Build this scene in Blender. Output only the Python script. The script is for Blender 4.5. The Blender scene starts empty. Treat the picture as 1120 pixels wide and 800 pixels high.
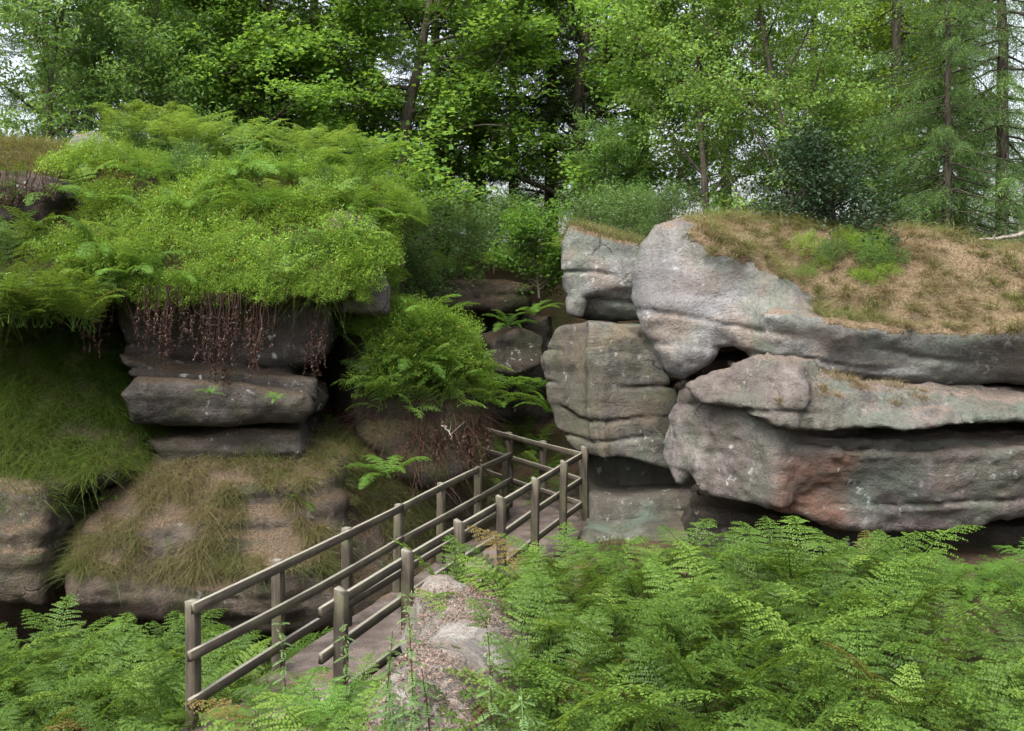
import bpy, math, random
import numpy as np
from mathutils import Vector, Matrix

SC = bpy.context.scene
COL = SC.collection
RAD = math.radians
F, CX, HY, CZ = 1089.0, 560.0, 315.0, 3.8      # focal length (px of a 1120 wide frame), horizon row, eye height

# ------------------------------------------------------------------ camera, sky, sun, exposure
cam = bpy.data.cameras.new('camera')
cam.sensor_width = 36.0
cam.lens = F / 1120.0 * 36.0
cam.shift_y = -(400.0 - HY) / 1120.0
cam.clip_start = 0.05
cam.clip_end = 2000.0
camo = bpy.data.objects.new('camera', cam)
COL.objects.link(camo)
camo.location = (0, 0, CZ)
camo.rotation_euler = (RAD(90), 0, 0)
SC.camera = camo

SUN_EL, SUN_AZ = RAD(58), RAD(208)             # azimuth clockwise from +Y: behind the camera, to its left
world = bpy.data.worlds.new('World')
SC.world = world
world.use_nodes = True
wn, wl = world.node_tree.nodes, world.node_tree.links
wn.clear()
wo = wn.new('ShaderNodeOutputWorld')
bg = wn.new('ShaderNodeBackground')
sky = wn.new('ShaderNodeTexSky')
sky.sky_type = 'NISHITA'
sky.sun_disc = False
sky.sun_elevation = SUN_EL
sky.sun_rotation = SUN_AZ
sky.air_density = 1.0
sky.dust_density = 6.0
sky.ozone_density = 0.6
hs = wn.new('ShaderNodeHueSaturation')
hs.inputs['Saturation'].default_value = 0.42
hs.inputs['Value'].default_value = 1.0
bg.inputs['Strength'].default_value = 0.15
wl.new(sky.outputs['Color'], hs.inputs['Color'])
wl.new(hs.outputs['Color'], bg.inputs['Color'])
wl.new(bg.outputs['Background'], wo.inputs['Surface'])

sun = bpy.data.lights.new('sun', 'SUN')
sun.energy = 1.7
sun.angle = RAD(38)
sun.color = (1.0, 0.96, 0.88)
suno = bpy.data.objects.new('sun', sun)
COL.objects.link(suno)
sd = Vector((math.sin(SUN_AZ) * math.cos(SUN_EL), math.cos(SUN_AZ) * math.cos(SUN_EL), math.sin(SUN_EL)))
suno.rotation_euler = sd.to_track_quat('Z', 'Y').to_euler()
suno.location = (0, 0, 30)

SC.view_settings.view_transform = 'Standard'
SC.view_settings.look = 'None'
SC.view_settings.gamma = 1.0
SC.view_settings.use_curve_mapping = False
SC.view_settings.exposure = 1.58
SC.render.engine = 'CYCLES'
cy = SC.cycles
cy.max_bounces = 5
cy.diffuse_bounces = 3
cy.glossy_bounces = 1
cy.transmission_bounces = 3
cy.transparent_max_bounces = 4
cy.caustics_reflective = False
cy.caustics_refractive = False

# ------------------------------------------------------------------ helpers
def W(px, py, D):
    return np.array([(px - CX) / F * D, D, CZ - (py - HY) / F * D])

def tag(o, label=None, cat=None, group=None, kind=None):
    if label: o['label'] = label
    if cat: o['category'] = cat
    if group: o['group'] = group
    if kind: o['kind'] = kind
    return o

def mesh_np(name, verts, faces, mat=None, var=None, smooth=False, quads=True):
    verts = np.asarray(verts, np.float32)
    faces = np.asarray(faces, np.int32)
    me = bpy.data.meshes.new(name)
    k = faces.shape[1]
    me.vertices.add(len(verts)); me.vertices.foreach_set('co', verts.ravel())
    me.loops.add(faces.size); me.loops.foreach_set('vertex_index', faces.ravel())
    me.polygons.add(len(faces))
    me.polygons.foreach_set('loop_start', np.arange(0, faces.size, k, dtype=np.int32))
    if smooth:
        me.polygons.foreach_set('use_smooth', np.ones(len(faces), bool))
    me.update(calc_edges=True)
    if var is not None:
        a = me.attributes.new('var', 'FLOAT', 'POINT')
        a.data.foreach_set('value', np.asarray(var, np.float32))
    if mat: me.materials.append(mat)
    return me

def obj(name, me, parent=None):
    o = bpy.data.objects.new(name, me)
    COL.objects.link(o)
    if parent is not None: o.parent = parent
    return o

def empty(name, loc=(0, 0, 0), rz=0.0, s=1.0):
    o = bpy.data.objects.new(name, None)
    COL.objects.link(o)
    o.location = loc; o.rotation_euler = (0, 0, rz); o.scale = (s, s, s)
    o.empty_display_size = 0.1
    return o

def copy_tree(o, parent=None):
    c = o.copy(); COL.objects.link(c); c.parent = parent
    for ch in list(o.children): copy_tree(ch, c)
    return c

def sm(e0, e1, x):
    t = np.clip((x - e0) / (e1 - e0), 0, 1)
    return t * t * (3 - 2 * t)

# ---- value noise
def _hash(i, j, k, seed):
    with np.errstate(over='ignore'):
        n = (i.astype(np.uint32) * np.uint32(374761393) + j.astype(np.uint32) * np.uint32(668265263)
             + k.astype(np.uint32) * np.uint32(2246822519) + np.uint32((seed * 3266489917) & 0xffffffff))
        n = (n ^ (n >> np.uint32(13))) * np.uint32(1274126177)
        n = (n ^ (n >> np.uint32(15))) * np.uint32(2654435761)
        n ^= n >> np.uint32(16)
    return n.astype(np.float32) / np.float32(4294967295.0)

def noise3(x, y, z, seed=0):
    xi, yi, zi = np.floor(x), np.floor(y), np.floor(z)
    fx, fy, fz = x - xi, y - yi, z - zi
    xi, yi, zi = xi.astype(np.int64), yi.astype(np.int64), zi.astype(np.int64)
    u = fx * fx * fx * (fx * (fx * 6 - 15) + 10)
    v = fy * fy * fy * (fy * (fy * 6 - 15) + 10)
    w = fz * fz * fz * (fz * (fz * 6 - 15) + 10)
    def h(a, b, c): return _hash(xi + a, yi + b, zi + c, seed)
    x00 = h(0, 0, 0) * (1 - u) + h(1, 0, 0) * u
    x10 = h(0, 1, 0) * (1 - u) + h(1, 1, 0) * u
    x01 = h(0, 0, 1) * (1 - u) + h(1, 0, 1) * u
    x11 = h(0, 1, 1) * (1 - u) + h(1, 1, 1) * u
    return ((x00 * (1 - v) + x10 * v) * (1 - w) + (x01 * (1 - v) + x11 * v) * w) * 2 - 1

def fbm(x, y, z, octv=4, seed=0, gain=0.5):
    s, a, f, n = 0.0, 1.0, 1.0, 0.0
    for o in range(octv):
        s = s + a * noise3(x * f + 13.7 * o, y * f + 5.1 * o, z * f + 9.3 * o, seed + o)
        n += a; a *= gain; f *= 2.03
    return s / n

# ------------------------------------------------------------------ materials
class NT:
    def __init__(self, name):
        self.m = bpy.data.materials.new(name)
        self.m.use_nodes = True
        self.n, self.l = self.m.node_tree.nodes, self.m.node_tree.links
        self.n.clear()
        self.out = self.n.new('ShaderNodeOutputMaterial')
        self._pos = None
    def pos(self):
        if self._pos is None:
            self._pos = self.n.new('ShaderNodeTexCoord').outputs['Object']
        return self._pos
    def link(self, a, b): self.l.new(a, b)
    def val(self, sock, v):
        if hasattr(v, 'is_output'): self.l.new(v, sock)
        elif isinstance(v, tuple) and len(v) == 3 and sock.type == 'RGBA': sock.default_value = (*v, 1)
        else: sock.default_value = v
    def mapping(self, scale=(1, 1, 1), loc=(0, 0, 0)):
        m = self.n.new('ShaderNodeMapping')
        m.inputs['Scale'].default_value = scale; m.inputs['Location'].default_value = loc
        self.link(self.pos(), m.inputs['Vector'])
        return m.outputs['Vector']
    def noise(self, scale, detail=6, rough=0.6, vec=None, dist=0.0):
        t = self.n.new('ShaderNodeTexNoise')
        t.inputs['Scale'].default_value = scale; t.inputs['Detail'].default_value = detail
        t.inputs['Roughness'].default_value = rough; t.inputs['Distortion'].default_value = dist
        self.link(vec if vec is not None else self.pos(), t.inputs['Vector'])
        return t.outputs['Fac']
    def ramp(self, fac, a, b, va=0.0, vb=1.0):
        r = self.n.new('ShaderNodeMapRange')
        r.inputs['From Min'].default_value = a; r.inputs['From Max'].default_value = b
        r.inputs['To Min'].default_value = va; r.inputs['To Max'].default_value = vb
        r.clamp = True; r.interpolation_type = 'SMOOTHSTEP'
        self.val(r.inputs['Value'], fac)
        return r.outputs['Result']
    def math(self, op, a, b=0.0):
        m = self.n.new('ShaderNodeMath'); m.operation = op
        self.val(m.inputs[0], a); self.val(m.inputs[1], b)
        return m.outputs[0]
    def mix(self, fac, a, b, mode='MIX'):
        m = self.n.new('ShaderNodeMix'); m.data_type = 'RGBA'; m.blend_type = mode
        self.val(m.inputs[0], fac); self.val(m.inputs[6], a); self.val(m.inputs[7], b)
        return m.outputs[2]
    def bump(self, h, strength=0.5, dist=0.05, normal=None):
        b = self.n.new('ShaderNodeBump')
        b.inputs['Strength'].default_value = strength; b.inputs['Distance'].default_value = dist
        self.val(b.inputs['Height'], h)
        if normal is not None: self.link(normal, b.inputs['Normal'])
        return b.outputs['Normal']
    def principled(self, color, rough=0.9, spec=0.2, normal=None):
        p = self.n.new('ShaderNodeBsdfPrincipled')
        self.val(p.inputs['Base Color'], color); self.val(p.inputs['Roughness'], rough)
        p.inputs['Specular IOR Level'].default_value = spec
        if normal is not None: self.link(normal, p.inputs['Normal'])
        self.link(p.outputs[0], self.out.inputs['Surface'])
        return p

def rock_mat(name, light, dark, algae=(0.10, 0.12, 0.07), algae_amt=0.4, stain=None, stain_box=None, dirt=(0.17, 0.11, 0.075),
             dirt_at=0.62, lichen=0.5, seed=0.0, st=0.5, tints=()):
    t = NT(name)
    off = (seed * 3.1, seed * 1.7, seed * 2.3)
    base = t.mapping((1, 1, 1), off)
    n1 = t.noise(0.9, 7, 0.62, base, 0.4)
    c = t.mix(t.ramp(n1, 0.33, 0.66), dark, light)
    n2 = t.noise(4.5, 6, 0.65, base)
    c = t.mix(t.ramp(n2, 0.35, 0.7, 0, 0.55), c, tuple(0.55 * v for v in dark), 'MIX')
    streak = t.noise(1.0, 6, 0.6, t.mapping((4.5, 4.5, 0.45), off), 0.3)
    c = t.mix(t.ramp(streak, 0.48, 0.64, 0, 0.68), c, (0.055, 0.05, 0.047))
    c = t.mix(t.ramp(streak, 0.46, 0.3, 0, 0.35), c, tuple(min(1.35 * v, 0.6) for v in light))
    strata = t.noise(1.0, 7, 0.62, t.mapping((0.8, 0.8, 5.0), off), 1.6)
    c = t.mix(t.ramp(strata, 0.52, 0.7, 0, 0.55 * st), c, tuple(0.6 * v for v in dark))
    mot = t.noise(2.2, 9, 0.72, base, 0.8)
    c = t.mix(t.ramp(mot, 0.5, 0.64, 0, 0.45), c, tuple(0.75 * v for v in dark))
    c = t.mix(t.ramp(mot, 0.47, 0.36, 0, 0.5), c, tuple(min(1.25 * v, 0.6) for v in light))
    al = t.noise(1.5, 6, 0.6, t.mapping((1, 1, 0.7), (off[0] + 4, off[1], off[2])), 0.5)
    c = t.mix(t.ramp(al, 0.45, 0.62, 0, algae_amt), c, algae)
    for q_, (tc, sc_, amt_, lo_) in enumerate(tints):
        tn = t.noise(sc_, 6, 0.6, t.mapping((1, 1, 1.3 if q_ != 1 else 0.5), (off[0] + 7 * q_, off[1] + 3, off[2] - 5 * q_)), 0.7)
        c = t.mix(t.ramp(tn, lo_, lo_ + 0.14, 0, amt_), c, tc)
    big = t.noise(0.45, 4, 0.55, t.mapping((1, 1, 1.6), (off[0] + 11, off[1], off[2])), 0.8)
    c = t.mix(t.ramp(big, 0.42, 0.58, 0, 0.5), c, tuple(0.62 * a_ + 0.38 * b_ for a_, b_ in zip(dark, (0.10, 0.075, 0.055))))
    g2 = t.noise(95.0, 3, 0.75, base)
    c = t.mix(t.ramp(g2, 0.5, 0.72, 0, 0.22), c, (0.04, 0.037, 0.034))
    c = t.mix(t.ramp(g2, 0.45, 0.28, 0, 0.15), c, tuple(min(1.5 * v, 0.6) for v in light))
    if stain:
        x0, x1 = stain_box
        sx = t.n.new('ShaderNodeSeparateXYZ'); t.link(t.pos(), sx.inputs[0])
        wob = t.math('ADD', sx.outputs[0], t.math('MULTIPLY', t.noise(1.6, 5, 0.6), 0.9))
        m1 = t.ramp(wob, x0 + 0.45 - 0.15, x0 + 0.45 + 0.25)
        m2 = t.ramp(wob, x1 + 0.45 + 0.15, x1 + 0.45 - 0.15)
        m = t.math('MULTIPLY', t.math('MULTIPLY', m1, m2), t.ramp(sx.outputs[2], 1.6, 1.8, 1, 0))
        m = t.math('MULTIPLY', m, t.ramp(t.noise(5.0, 6, 0.65), 0.3, 0.62, 0.3, 0.72))
        c = t.mix(m, c, stain)
    lc = t.noise(7.0, 5, 0.6, base, 0.3)
    lc = t.math('MULTIPLY', t.ramp(lc, 0.6, 0.68), t.ramp(t.noise(1.1, 3, 0.5, base), 0.45, 0.6))
    c = t.mix(t.math('MULTIPLY', lc, lichen), c, (0.42, 0.44, 0.42))
    fine = t.noise(48.0, 4, 0.7, base)
    c = t.mix(t.ramp(fine, 0.3, 0.7, 0.0, 0.22), c, tuple(0.5 * v for v in dark))
    g = t.n.new('ShaderNodeNewGeometry')
    sx2 = t.n.new('ShaderNodeSeparateXYZ'); t.link(g.outputs['Normal'], sx2.inputs[0])
    up = t.math('ADD', sx2.outputs[2], t.math('MULTIPLY', t.math('SUBTRACT', t.noise(2.5, 6, 0.65, base), 0.5), 0.7))
    dcol = t.mix(t.ramp(t.noise(60.0, 3, 0.7), 0.35, 0.65), tuple(0.45 * v for v in dirt), tuple(min(1.5 * v, 1) for v in dirt))
    c = t.mix(t.ramp(up, dirt_at, dirt_at + 0.16, 0, 0.9), c, dcol)
    hgt = t.math('ADD', t.math('MULTIPLY', t.noise(9.0, 8, 0.68, base), 0.75), t.math('MULTIPLY', strata, 0.9 * st))
    vc = t.n.new('ShaderNodeTexVoronoi'); vc.feature = 'DISTANCE_TO_EDGE'; vc.inputs['Scale'].default_value = 0.55
    wv = t.n.new('ShaderNodeVectorMath'); wv.operation = 'ADD'
    nz = t.n.new('ShaderNodeTexNoise'); nz.inputs['Scale'].default_value = 1.6; nz.inputs['Detail'].default_value = 6
    t.link(base, nz.inputs['Vector']); t.link(base, wv.inputs[0]); t.link(nz.outputs['Color'], wv.inputs[1]); t.link(wv.outputs[0], vc.inputs['Vector'])
    crack = t.math('MULTIPLY', t.ramp(vc.outputs['Distance'], 0.0, 0.012, 1, 0), t.ramp(t.noise(0.8, 3, 0.5, base), 0.56, 0.66))
    c = t.mix(t.math('MULTIPLY', crack, 0.6), c, (0.02, 0.018, 0.016))
    hgt = t.math('SUBTRACT', hgt, t.math('MULTIPLY', crack, 0.5))
    hgt = t.math('ADD', hgt, t.math('MULTIPLY', t.noise(42.0, 5, 0.7, base), 0.28))
    hgt = t.math('ADD', hgt, t.math('MULTIPLY', t.ramp(t.noise(21.0, 6, 0.6, base), 0.36, 0.5), 0.22))
    nrm = t.bump(hgt, 0.7, 0.06)
    t.principled(c, 0.92, 0.15, nrm)
    return t.m

def leaf_mat(name, c1, c2, trans=0.35, spec=0.25, rough=0.55, tip=None, brown=False):
    t = NT(name)
    a = t.n.new('ShaderNodeAttribute'); a.attribute_name = 'var'
    c = t.mix(a.outputs['Fac'], c1, c2)
    oi = t.n.new('ShaderNodeObjectInfo')
    c = t.mix(t.ramp(oi.outputs['Random'], 0, 1, 0.0, 0.6), c, tuple(0.6 * v for v in c1))
    if brown: c = t.mix(t.ramp(oi.outputs['Random'], 0.972, 0.985, 0, 0.75), c, (0.16, 0.10, 0.035))
    if brown: c = t.mix(t.ramp(oi.outputs['Random'], 0.16, 0.04, 0, 0.4), c, (0.17, 0.25, 0.04))
    if tip:
        c = t.mix(t.ramp(a.outputs['Fac'], 0.93, 0.97), c, tip)
    p = t.n.new('ShaderNodeBsdfPrincipled')
    t.val(p.inputs['Base Color'], c); p.inputs['Roughness'].default_value = rough
    p.inputs['Specular IOR Level'].default_value = spec
    tr = t.n.new('ShaderNodeBsdfTranslucent')
    t.val(tr.inputs['Color'], t.mix(0.65, c, (1.6 * c2[0], 1.35 * c2[1], 0.8 * c2[2])))
    mx = t.n.new('ShaderNodeMixShader'); mx.inputs[0].default_value = trans
    t.link(p.outputs[0], mx.inputs[1]); t.link(tr.outputs[0], mx.inputs[2])
    t.link(mx.outputs[0], t.out.inputs['Surface'])
    return t.m

def bark_mat(name, a, b, scale=9.0):
    t = NT(name)
    n = t.noise(1.0, 6, 0.65, t.mapping((scale, scale, scale * 0.22)), 0.5)
    c = t.mix(t.ramp(n, 0.35, 0.65), a, b)
    gm = t.noise(1.3, 4, 0.6)
    c = t.mix(t.ramp(gm, 0.5, 0.7, 0, 0.5), c, (0.07, 0.09, 0.04))
    t.principled(c, 0.9, 0.15, t.bump(n, 0.6, 0.03))
    return t.m

def wood_mat():
    t = NT('weathered_wood')
    oi = t.n.new('ShaderNodeObjectInfo')
    vec = t.n.new('ShaderNodeVectorMath'); vec.operation = 'ADD'
    t.link(t.pos(), vec.inputs[0]); t.link(oi.outputs['Location'], vec.inputs[1])
    mp = t.n.new('ShaderNodeMapping'); mp.inputs['Scale'].default_value = (1.2, 22, 22)
    t.link(vec.outputs[0], mp.inputs['Vector'])
    grain = t.noise(1.6, 8, 0.7, mp.outputs['Vector'], 0.4)
    blot = t.noise(3.0, 5, 0.6, vec.outputs[0])
    c = t.mix(t.ramp(grain, 0.3, 0.7), (0.028, 0.022, 0.017), (0.095, 0.08, 0.062))
    c = t.mix(t.ramp(oi.outputs['Random'], 0, 1, 0, 0.7), c, (0.04, 0.034, 0.027))
    c = t.mix(t.ramp(blot, 0.45, 0.68, 0, 0.6), c, (0.085, 0.092, 0.045))
    g = t.n.new('ShaderNodeNewGeometry')
    s = t.n.new('ShaderNodeSeparateXYZ'); t.link(g.outputs['Normal'], s.inputs[0])
    c = t.mix(t.ramp(s.outputs[2], 0.5, 0.9, 0, 0.75), c, (0.22, 0.21, 0.175))
    t.principled(c, 0.85, 0.2, t.bump(grain, 0.6, 0.012))
    return t.m

def ground_mat():
    t = NT('forest_floor')
    c = t.mix(t.ramp(t.noise(1.1, 7, 0.65), 0.35, 0.65), (0.028, 0.02, 0.014), (0.10, 0.07, 0.045))
    c = t.mix(t.ramp(t.noise(0.7, 6, 0.6, t.mapping(loc=(7, 2, 0))), 0.5, 0.62, 0, 0.8), c, (0.04, 0.07, 0.018))
    sp = t.noise(55, 4, 0.7)
    c = t.mix(t.ramp(sp, 0.4, 0.65, 0, 0.6), c, (0.13, 0.09, 0.06))
    t.principled(c, 0.95, 0.1, t.bump(t.math('ADD', t.noise(12, 8, 0.7), sp), 0.9, 0.06))
    return t.m

def path_mat():
    t = NT('path_gravel')
    v = t.n.new('ShaderNodeTexVoronoi'); v.inputs['Scale'].default_value = 60
    t.link(t.pos(), v.inputs['Vector'])
    c = t.mix(t.ramp(t.noise(2.2, 6, 0.65), 0.35, 0.65), (0.065, 0.053, 0.047), (0.165, 0.135, 0.12))
    c = t.mix(t.ramp(t.noise(70, 3, 0.6), 0.35, 0.65, 0, 0.6), c, (0.06, 0.05, 0.045))
    c = t.mix(t.ramp(t.noise(0.9, 5, 0.6, t.mapping(loc=(3, 9, 0))), 0.52, 0.66, 0, 0.7), c, (0.14, 0.09, 0.055))
    t.principled(c, 0.93, 0.15, t.bump(t.math('ADD', v.outputs['Distance'], t.noise(25, 6, 0.7)), 0.6, 0.02))
    return t.m

M = {}
M['ground'] = ground_mat()
M['path'] = path_mat()
M['wood'] = wood_mat()
M['rock_light'] = rock_mat('pale_sandstone', (0.245, 0.24, 0.238), (0.10, 0.096, 0.094), (0.10, 0.112, 0.092), 0.55, dirt=(0.14, 0.105, 0.08), dirt_at=0.78, seed=1, st=0.3, tints=[((0.20, 0.155, 0.122), 0.8, 0.55, 0.52), ((0.12, 0.15, 0.118), 0.9, 0.65, 0.48), ((0.205, 0.21, 0.235), 0.6, 0.6, 0.5)])
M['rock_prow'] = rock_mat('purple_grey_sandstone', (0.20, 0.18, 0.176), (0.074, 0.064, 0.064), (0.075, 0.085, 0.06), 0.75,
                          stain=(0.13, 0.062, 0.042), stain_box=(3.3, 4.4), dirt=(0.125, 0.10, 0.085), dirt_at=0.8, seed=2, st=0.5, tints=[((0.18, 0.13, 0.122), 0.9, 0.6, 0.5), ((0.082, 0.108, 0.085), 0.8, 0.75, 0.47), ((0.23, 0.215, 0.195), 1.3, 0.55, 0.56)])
M['rock_mid'] = rock_mat('green_grey_sandstone', (0.145, 0.142, 0.125), (0.055, 0.053, 0.046), (0.07, 0.08, 0.044), 0.6, dirt=(0.11, 0.09, 0.065), dirt_at=1.05, seed=3, st=0.7, tints=[((0.19, 0.155, 0.105), 0.8, 0.6, 0.5), ((0.095, 0.14, 0.115), 0.9, 0.7, 0.5), ((0.075, 0.068, 0.07), 0.7, 0.7, 0.52)])
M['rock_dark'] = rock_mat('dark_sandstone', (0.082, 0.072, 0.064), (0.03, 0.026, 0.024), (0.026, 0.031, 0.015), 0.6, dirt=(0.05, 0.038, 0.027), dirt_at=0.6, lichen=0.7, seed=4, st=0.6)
M['rock_earth'] = rock_mat('earthy_sandstone', (0.13, 0.105, 0.085), (0.05, 0.04, 0.03), (0.038, 0.052, 0.018), 0.7, dirt=(0.085, 0.062, 0.042), dirt_at=0.35, lichen=0.3, seed=5)
M['rock_needle'] = rock_mat('needle_strewn_sandstone', (0.30, 0.29, 0.27), (0.16, 0.145, 0.13), (0.16, 0.16, 0.12), 0.3, dirt=(0.14, 0.112, 0.094), dirt_at=0.9, lichen=0.3, seed=6, st=0.1)
M['dry_soil'] = rock_mat('dry_turf_soil', (0.16, 0.12, 0.075), (0.075, 0.055, 0.035), (0.08, 0.085, 0.03), 0.5, dirt=(0.15, 0.11, 0.07), dirt_at=0.3, lichen=0.0, seed=8)
M['soil'] = rock_mat('peaty_soil', (0.05, 0.042, 0.028), (0.02, 0.016, 0.012), (0.03, 0.045, 0.012), 0.6, dirt=(0.045, 0.04, 0.02), dirt_at=0.2, lichen=0.0, seed=7)

# ------------------------------------------------------------------ terrain
def path_cx(y): return -2.11 + (y - 8.6) * 0.349

LOWPOLY = np.array([(-60, -30), (60, -30), (60, 12.6), (8, 13.6), (3.2, 14.9), (2.0, 17.2), (1.6, 20.0), (0.6, 23.5), (-1.6, 23.5), (-2.0, 19.0),
                    (-1.9, 15.8), (-3.5, 14.9), (-9, 14.4), (-60, 14.0)], float)

def poly_sd(px, py, poly):
    d = np.full(px.shape, 1e9); inside = np.zeros(px.shape, bool)
    n = len(poly)
    for i in range(n):
        ax, ay = poly[i]; bx, by = poly[(i + 1) % n]
        ex, ey = bx - ax, by - ay
        wx, wy = px - ax, py - ay
        tt = np.clip((wx * ex + wy * ey) / (ex * ex + ey * ey + 1e-12), 0, 1)
        d = np.minimum(d, (wx - ex * tt) ** 2 + (wy - ey * tt) ** 2)
        c = ((ay > py) != (by > py)) & (px < (bx - ax) * (py - ay) / ((by - ay) if by != ay else 1e-9) + ax)
        inside ^= c
    d = np.sqrt(d)
    return np.where(inside, -d, d)

def H(x, y):
    x = np.asarray(x, float); y = np.asarray(y, float)
    s = x - path_cx(y)
    right = 0.42 + 0.12 * sm(5, 9, y) - 0.55 * sm(9.8, 12.8, y) + 0.10 * np.clip(x - 3.5, 0, 4)
    left = -0.5 - 0.85 * sm(10.6, 12.2, y)
    mid = -0.12
    low = np.where(s > 0, mid + (right - mid) * sm(0.75, 1.5, s), mid + (left - mid) * sm(-0.7, -1.3, s))
    low = low + (2.2 - low) * (1 - sm(0.3, 5.6, y + 0.25 * np.clip(-x - 1.5, -1, 4)))
    low = np.where(y > 16.5, low * (1 - sm(16.5, 18, y)) + (-0.1 + 0.3 * np.clip(y - 18.5, 0, 10)) * sm(16.5, 18, y), low)
    plat = 4.35 + 0.9 * sm(1.5, -4.0, x) + 0.05 * np.clip(-x - 4, 0, 8) + 0.035 * np.clip(y - 18, 0, 40)
    d = poly_sd(x, y, LOWPOLY)
    m = sm(0.2, 2.2, d)
    h = low + (plat - low) * m
    h = h + 0.09 * fbm(x * 0.9, y * 0.9, 0 * x + 3.3, 4, 11) + 0.25 * fbm(x * 0.25, y * 0.25, 0 * x + 1.3, 2, 12) * m
    return h

xs = np.concatenate([[-300, -150, -80, -45, -28], np.arange(-20, 20.01, 0.16), [28, 45, 80, 150, 300]])
ys = np.concatenate([[-120, -60, -25, -10, -4], np.arange(-2, 34.01, 0.16), np.arange(35, 62, 1.5), [80, 120, 200, 400, 800]])
GX, GY = np.meshgrid(xs, ys, indexing='ij')
GZ = H(GX, GY)
nx, ny = GX.shape
ii, jj = np.meshgrid(np.arange(nx - 1), np.arange(ny - 1), indexing='ij')
q = np.stack([ii * ny + jj, (ii + 1) * ny + jj, (ii + 1) * ny + jj + 1, ii * ny + jj + 1], -1).reshape(-1, 4)
g = obj('ground', mesh_np('ground', np.stack([GX, GY, GZ], -1).reshape(-1, 3), q, M['ground'], smooth=True))
tag(g, kind='structure')

def Hs(x, y): return float(H(np.array([x]), np.array([y]))[0])

# path deck: a slab 0.16 m thick, bending left at its far end
def build_path():
    c = [(-5.0, 0.35)]
    pts = [(path_cx(y) - 0.0, y) for y in np.linspace(5.2, 16.0, 44)]
    ang = math.atan2(0.349, 1.0)
    x, y = pts[-1]
    for k in range(14):
        ang -= RAD(3.8); x += math.sin(ang) * 0.3; y += math.cos(ang) * 0.3
        pts.append((x, y))
    V, Fc = [], []
    nc = 9
    rng = np.random.default_rng(5)
    for i, (x, y) in enumerate(pts):
        a = pts[max(i - 1, 0)]; b = pts[min(i + 1, len(pts) - 1)]
        t = np.array([b[0] - a[0], b[1] - a[1]]); t /= np.linalg.norm(t)
        nrm = np.array([t[1], -t[0]])
        row = []
        w = 0.70
        prof = [(-w, -0.16)] + [(w * (k / (nc - 1) * 2 - 1), 0.02 * math.cos((k / (nc - 1) * 2 - 1) * 1.5)) for k in range(nc)] + [(w, -0.16)]
        for k, (o, z) in enumerate(prof):
            j = (rng.random() - 0.5) * 0.04 if k in (0, 1, nc, nc + 1) else 0
            V.append((x + nrm[0] * (o + j), y + nrm[1] * (o + j), z + (rng.random() - 0.5) * 0.012))
    m = nc + 2
    for i in range(len(pts) - 1):
        for k in range(m - 1):
            Fc.append((i * m + k, i * m + k + 1, (i + 1) * m + k + 1, (i + 1) * m + k))
        Fc.append((i * m + m - 1, i * m, (i + 1) * m, (i + 1) * m + m - 1))
    o = obj('footpath', mesh_np('footpath', V, Fc, M['path'], smooth=False))
    tag(o, kind='structure')
build_path()

# ------------------------------------------------------------------ rocks: signed distance sculpting
def surface_nets(Fv, o, h):
    s = Fv < 0
    nx, ny, nz = Fv.shape
    c = np.zeros((nx - 1, ny - 1, nz - 1), np.int8)
    for a in (0, 1):
        for b in (0, 1):
            for d in (0, 1):
                c += s[a:nx - 1 + a, b:ny - 1 + b, d:nz - 1 + d]
    act = (c > 0) & (c < 8)
    I, J, K = np.nonzero(act)
    idx = -np.ones(act.shape, np.int64); idx[I, J, K] = np.arange(len(I))
    P = np.zeros((len(I), 3)); N = np.zeros(len(I))
    corners = [(a, b, d) for a in (0, 1) for b in (0, 1) for d in (0, 1)]
    for u in corners:
        for ax in range(3):
            if u[ax] == 1: continue
            v = list(u); v[ax] = 1; v = tuple(v)
            f0 = Fv[I + u[0], J + u[1], K + u[2]]; f1 = Fv[I + v[0], J + v[1], K + v[2]]
            cr = (f0 < 0) != (f1 < 0)
            t = np.where(cr, f0 / np.where(cr, f0 - f1, 1), 0)
            for d in range(3):
                val = u[d] + (t if d == ax else 0)
                P[:, d] += np.where(cr, val, 0)
            N += cr
    P /= N[:, None]
    verts = (np.stack([I, J, K], 1) + P) * h + np.asarray(o)
    quads = []
    for ax in range(3):
        sl0 = [slice(1, -1)] * 3; sl0[ax] = slice(0, -1)
        sl1 = [slice(1, -1)] * 3; sl1[ax] = slice(1, None)
        a, b = s[tuple(sl0)], s[tuple(sl1)]
        ch = a != b
        E = np.stack(np.nonzero(ch), 1)
        off = np.ones(3, int); off[ax] = 0
        E = E + off
        b1, b2 = [(1, 2), (2, 0), (0, 1)][ax]
        def cell(d1, d2):
            e = E.copy(); e[:, b1] -= d1; e[:, b2] -= d2
            return idx[e[:, 0], e[:, 1], e[:, 2]]
        Q = np.stack([cell(1, 1), cell(0, 1), cell(0, 0), cell(1, 0)], 1)
        ins = a[ch]
        Q[~ins] = Q[~ins][:, ::-1]
        quads.append(Q)
    return verts, np.concatenate(quads)

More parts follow.
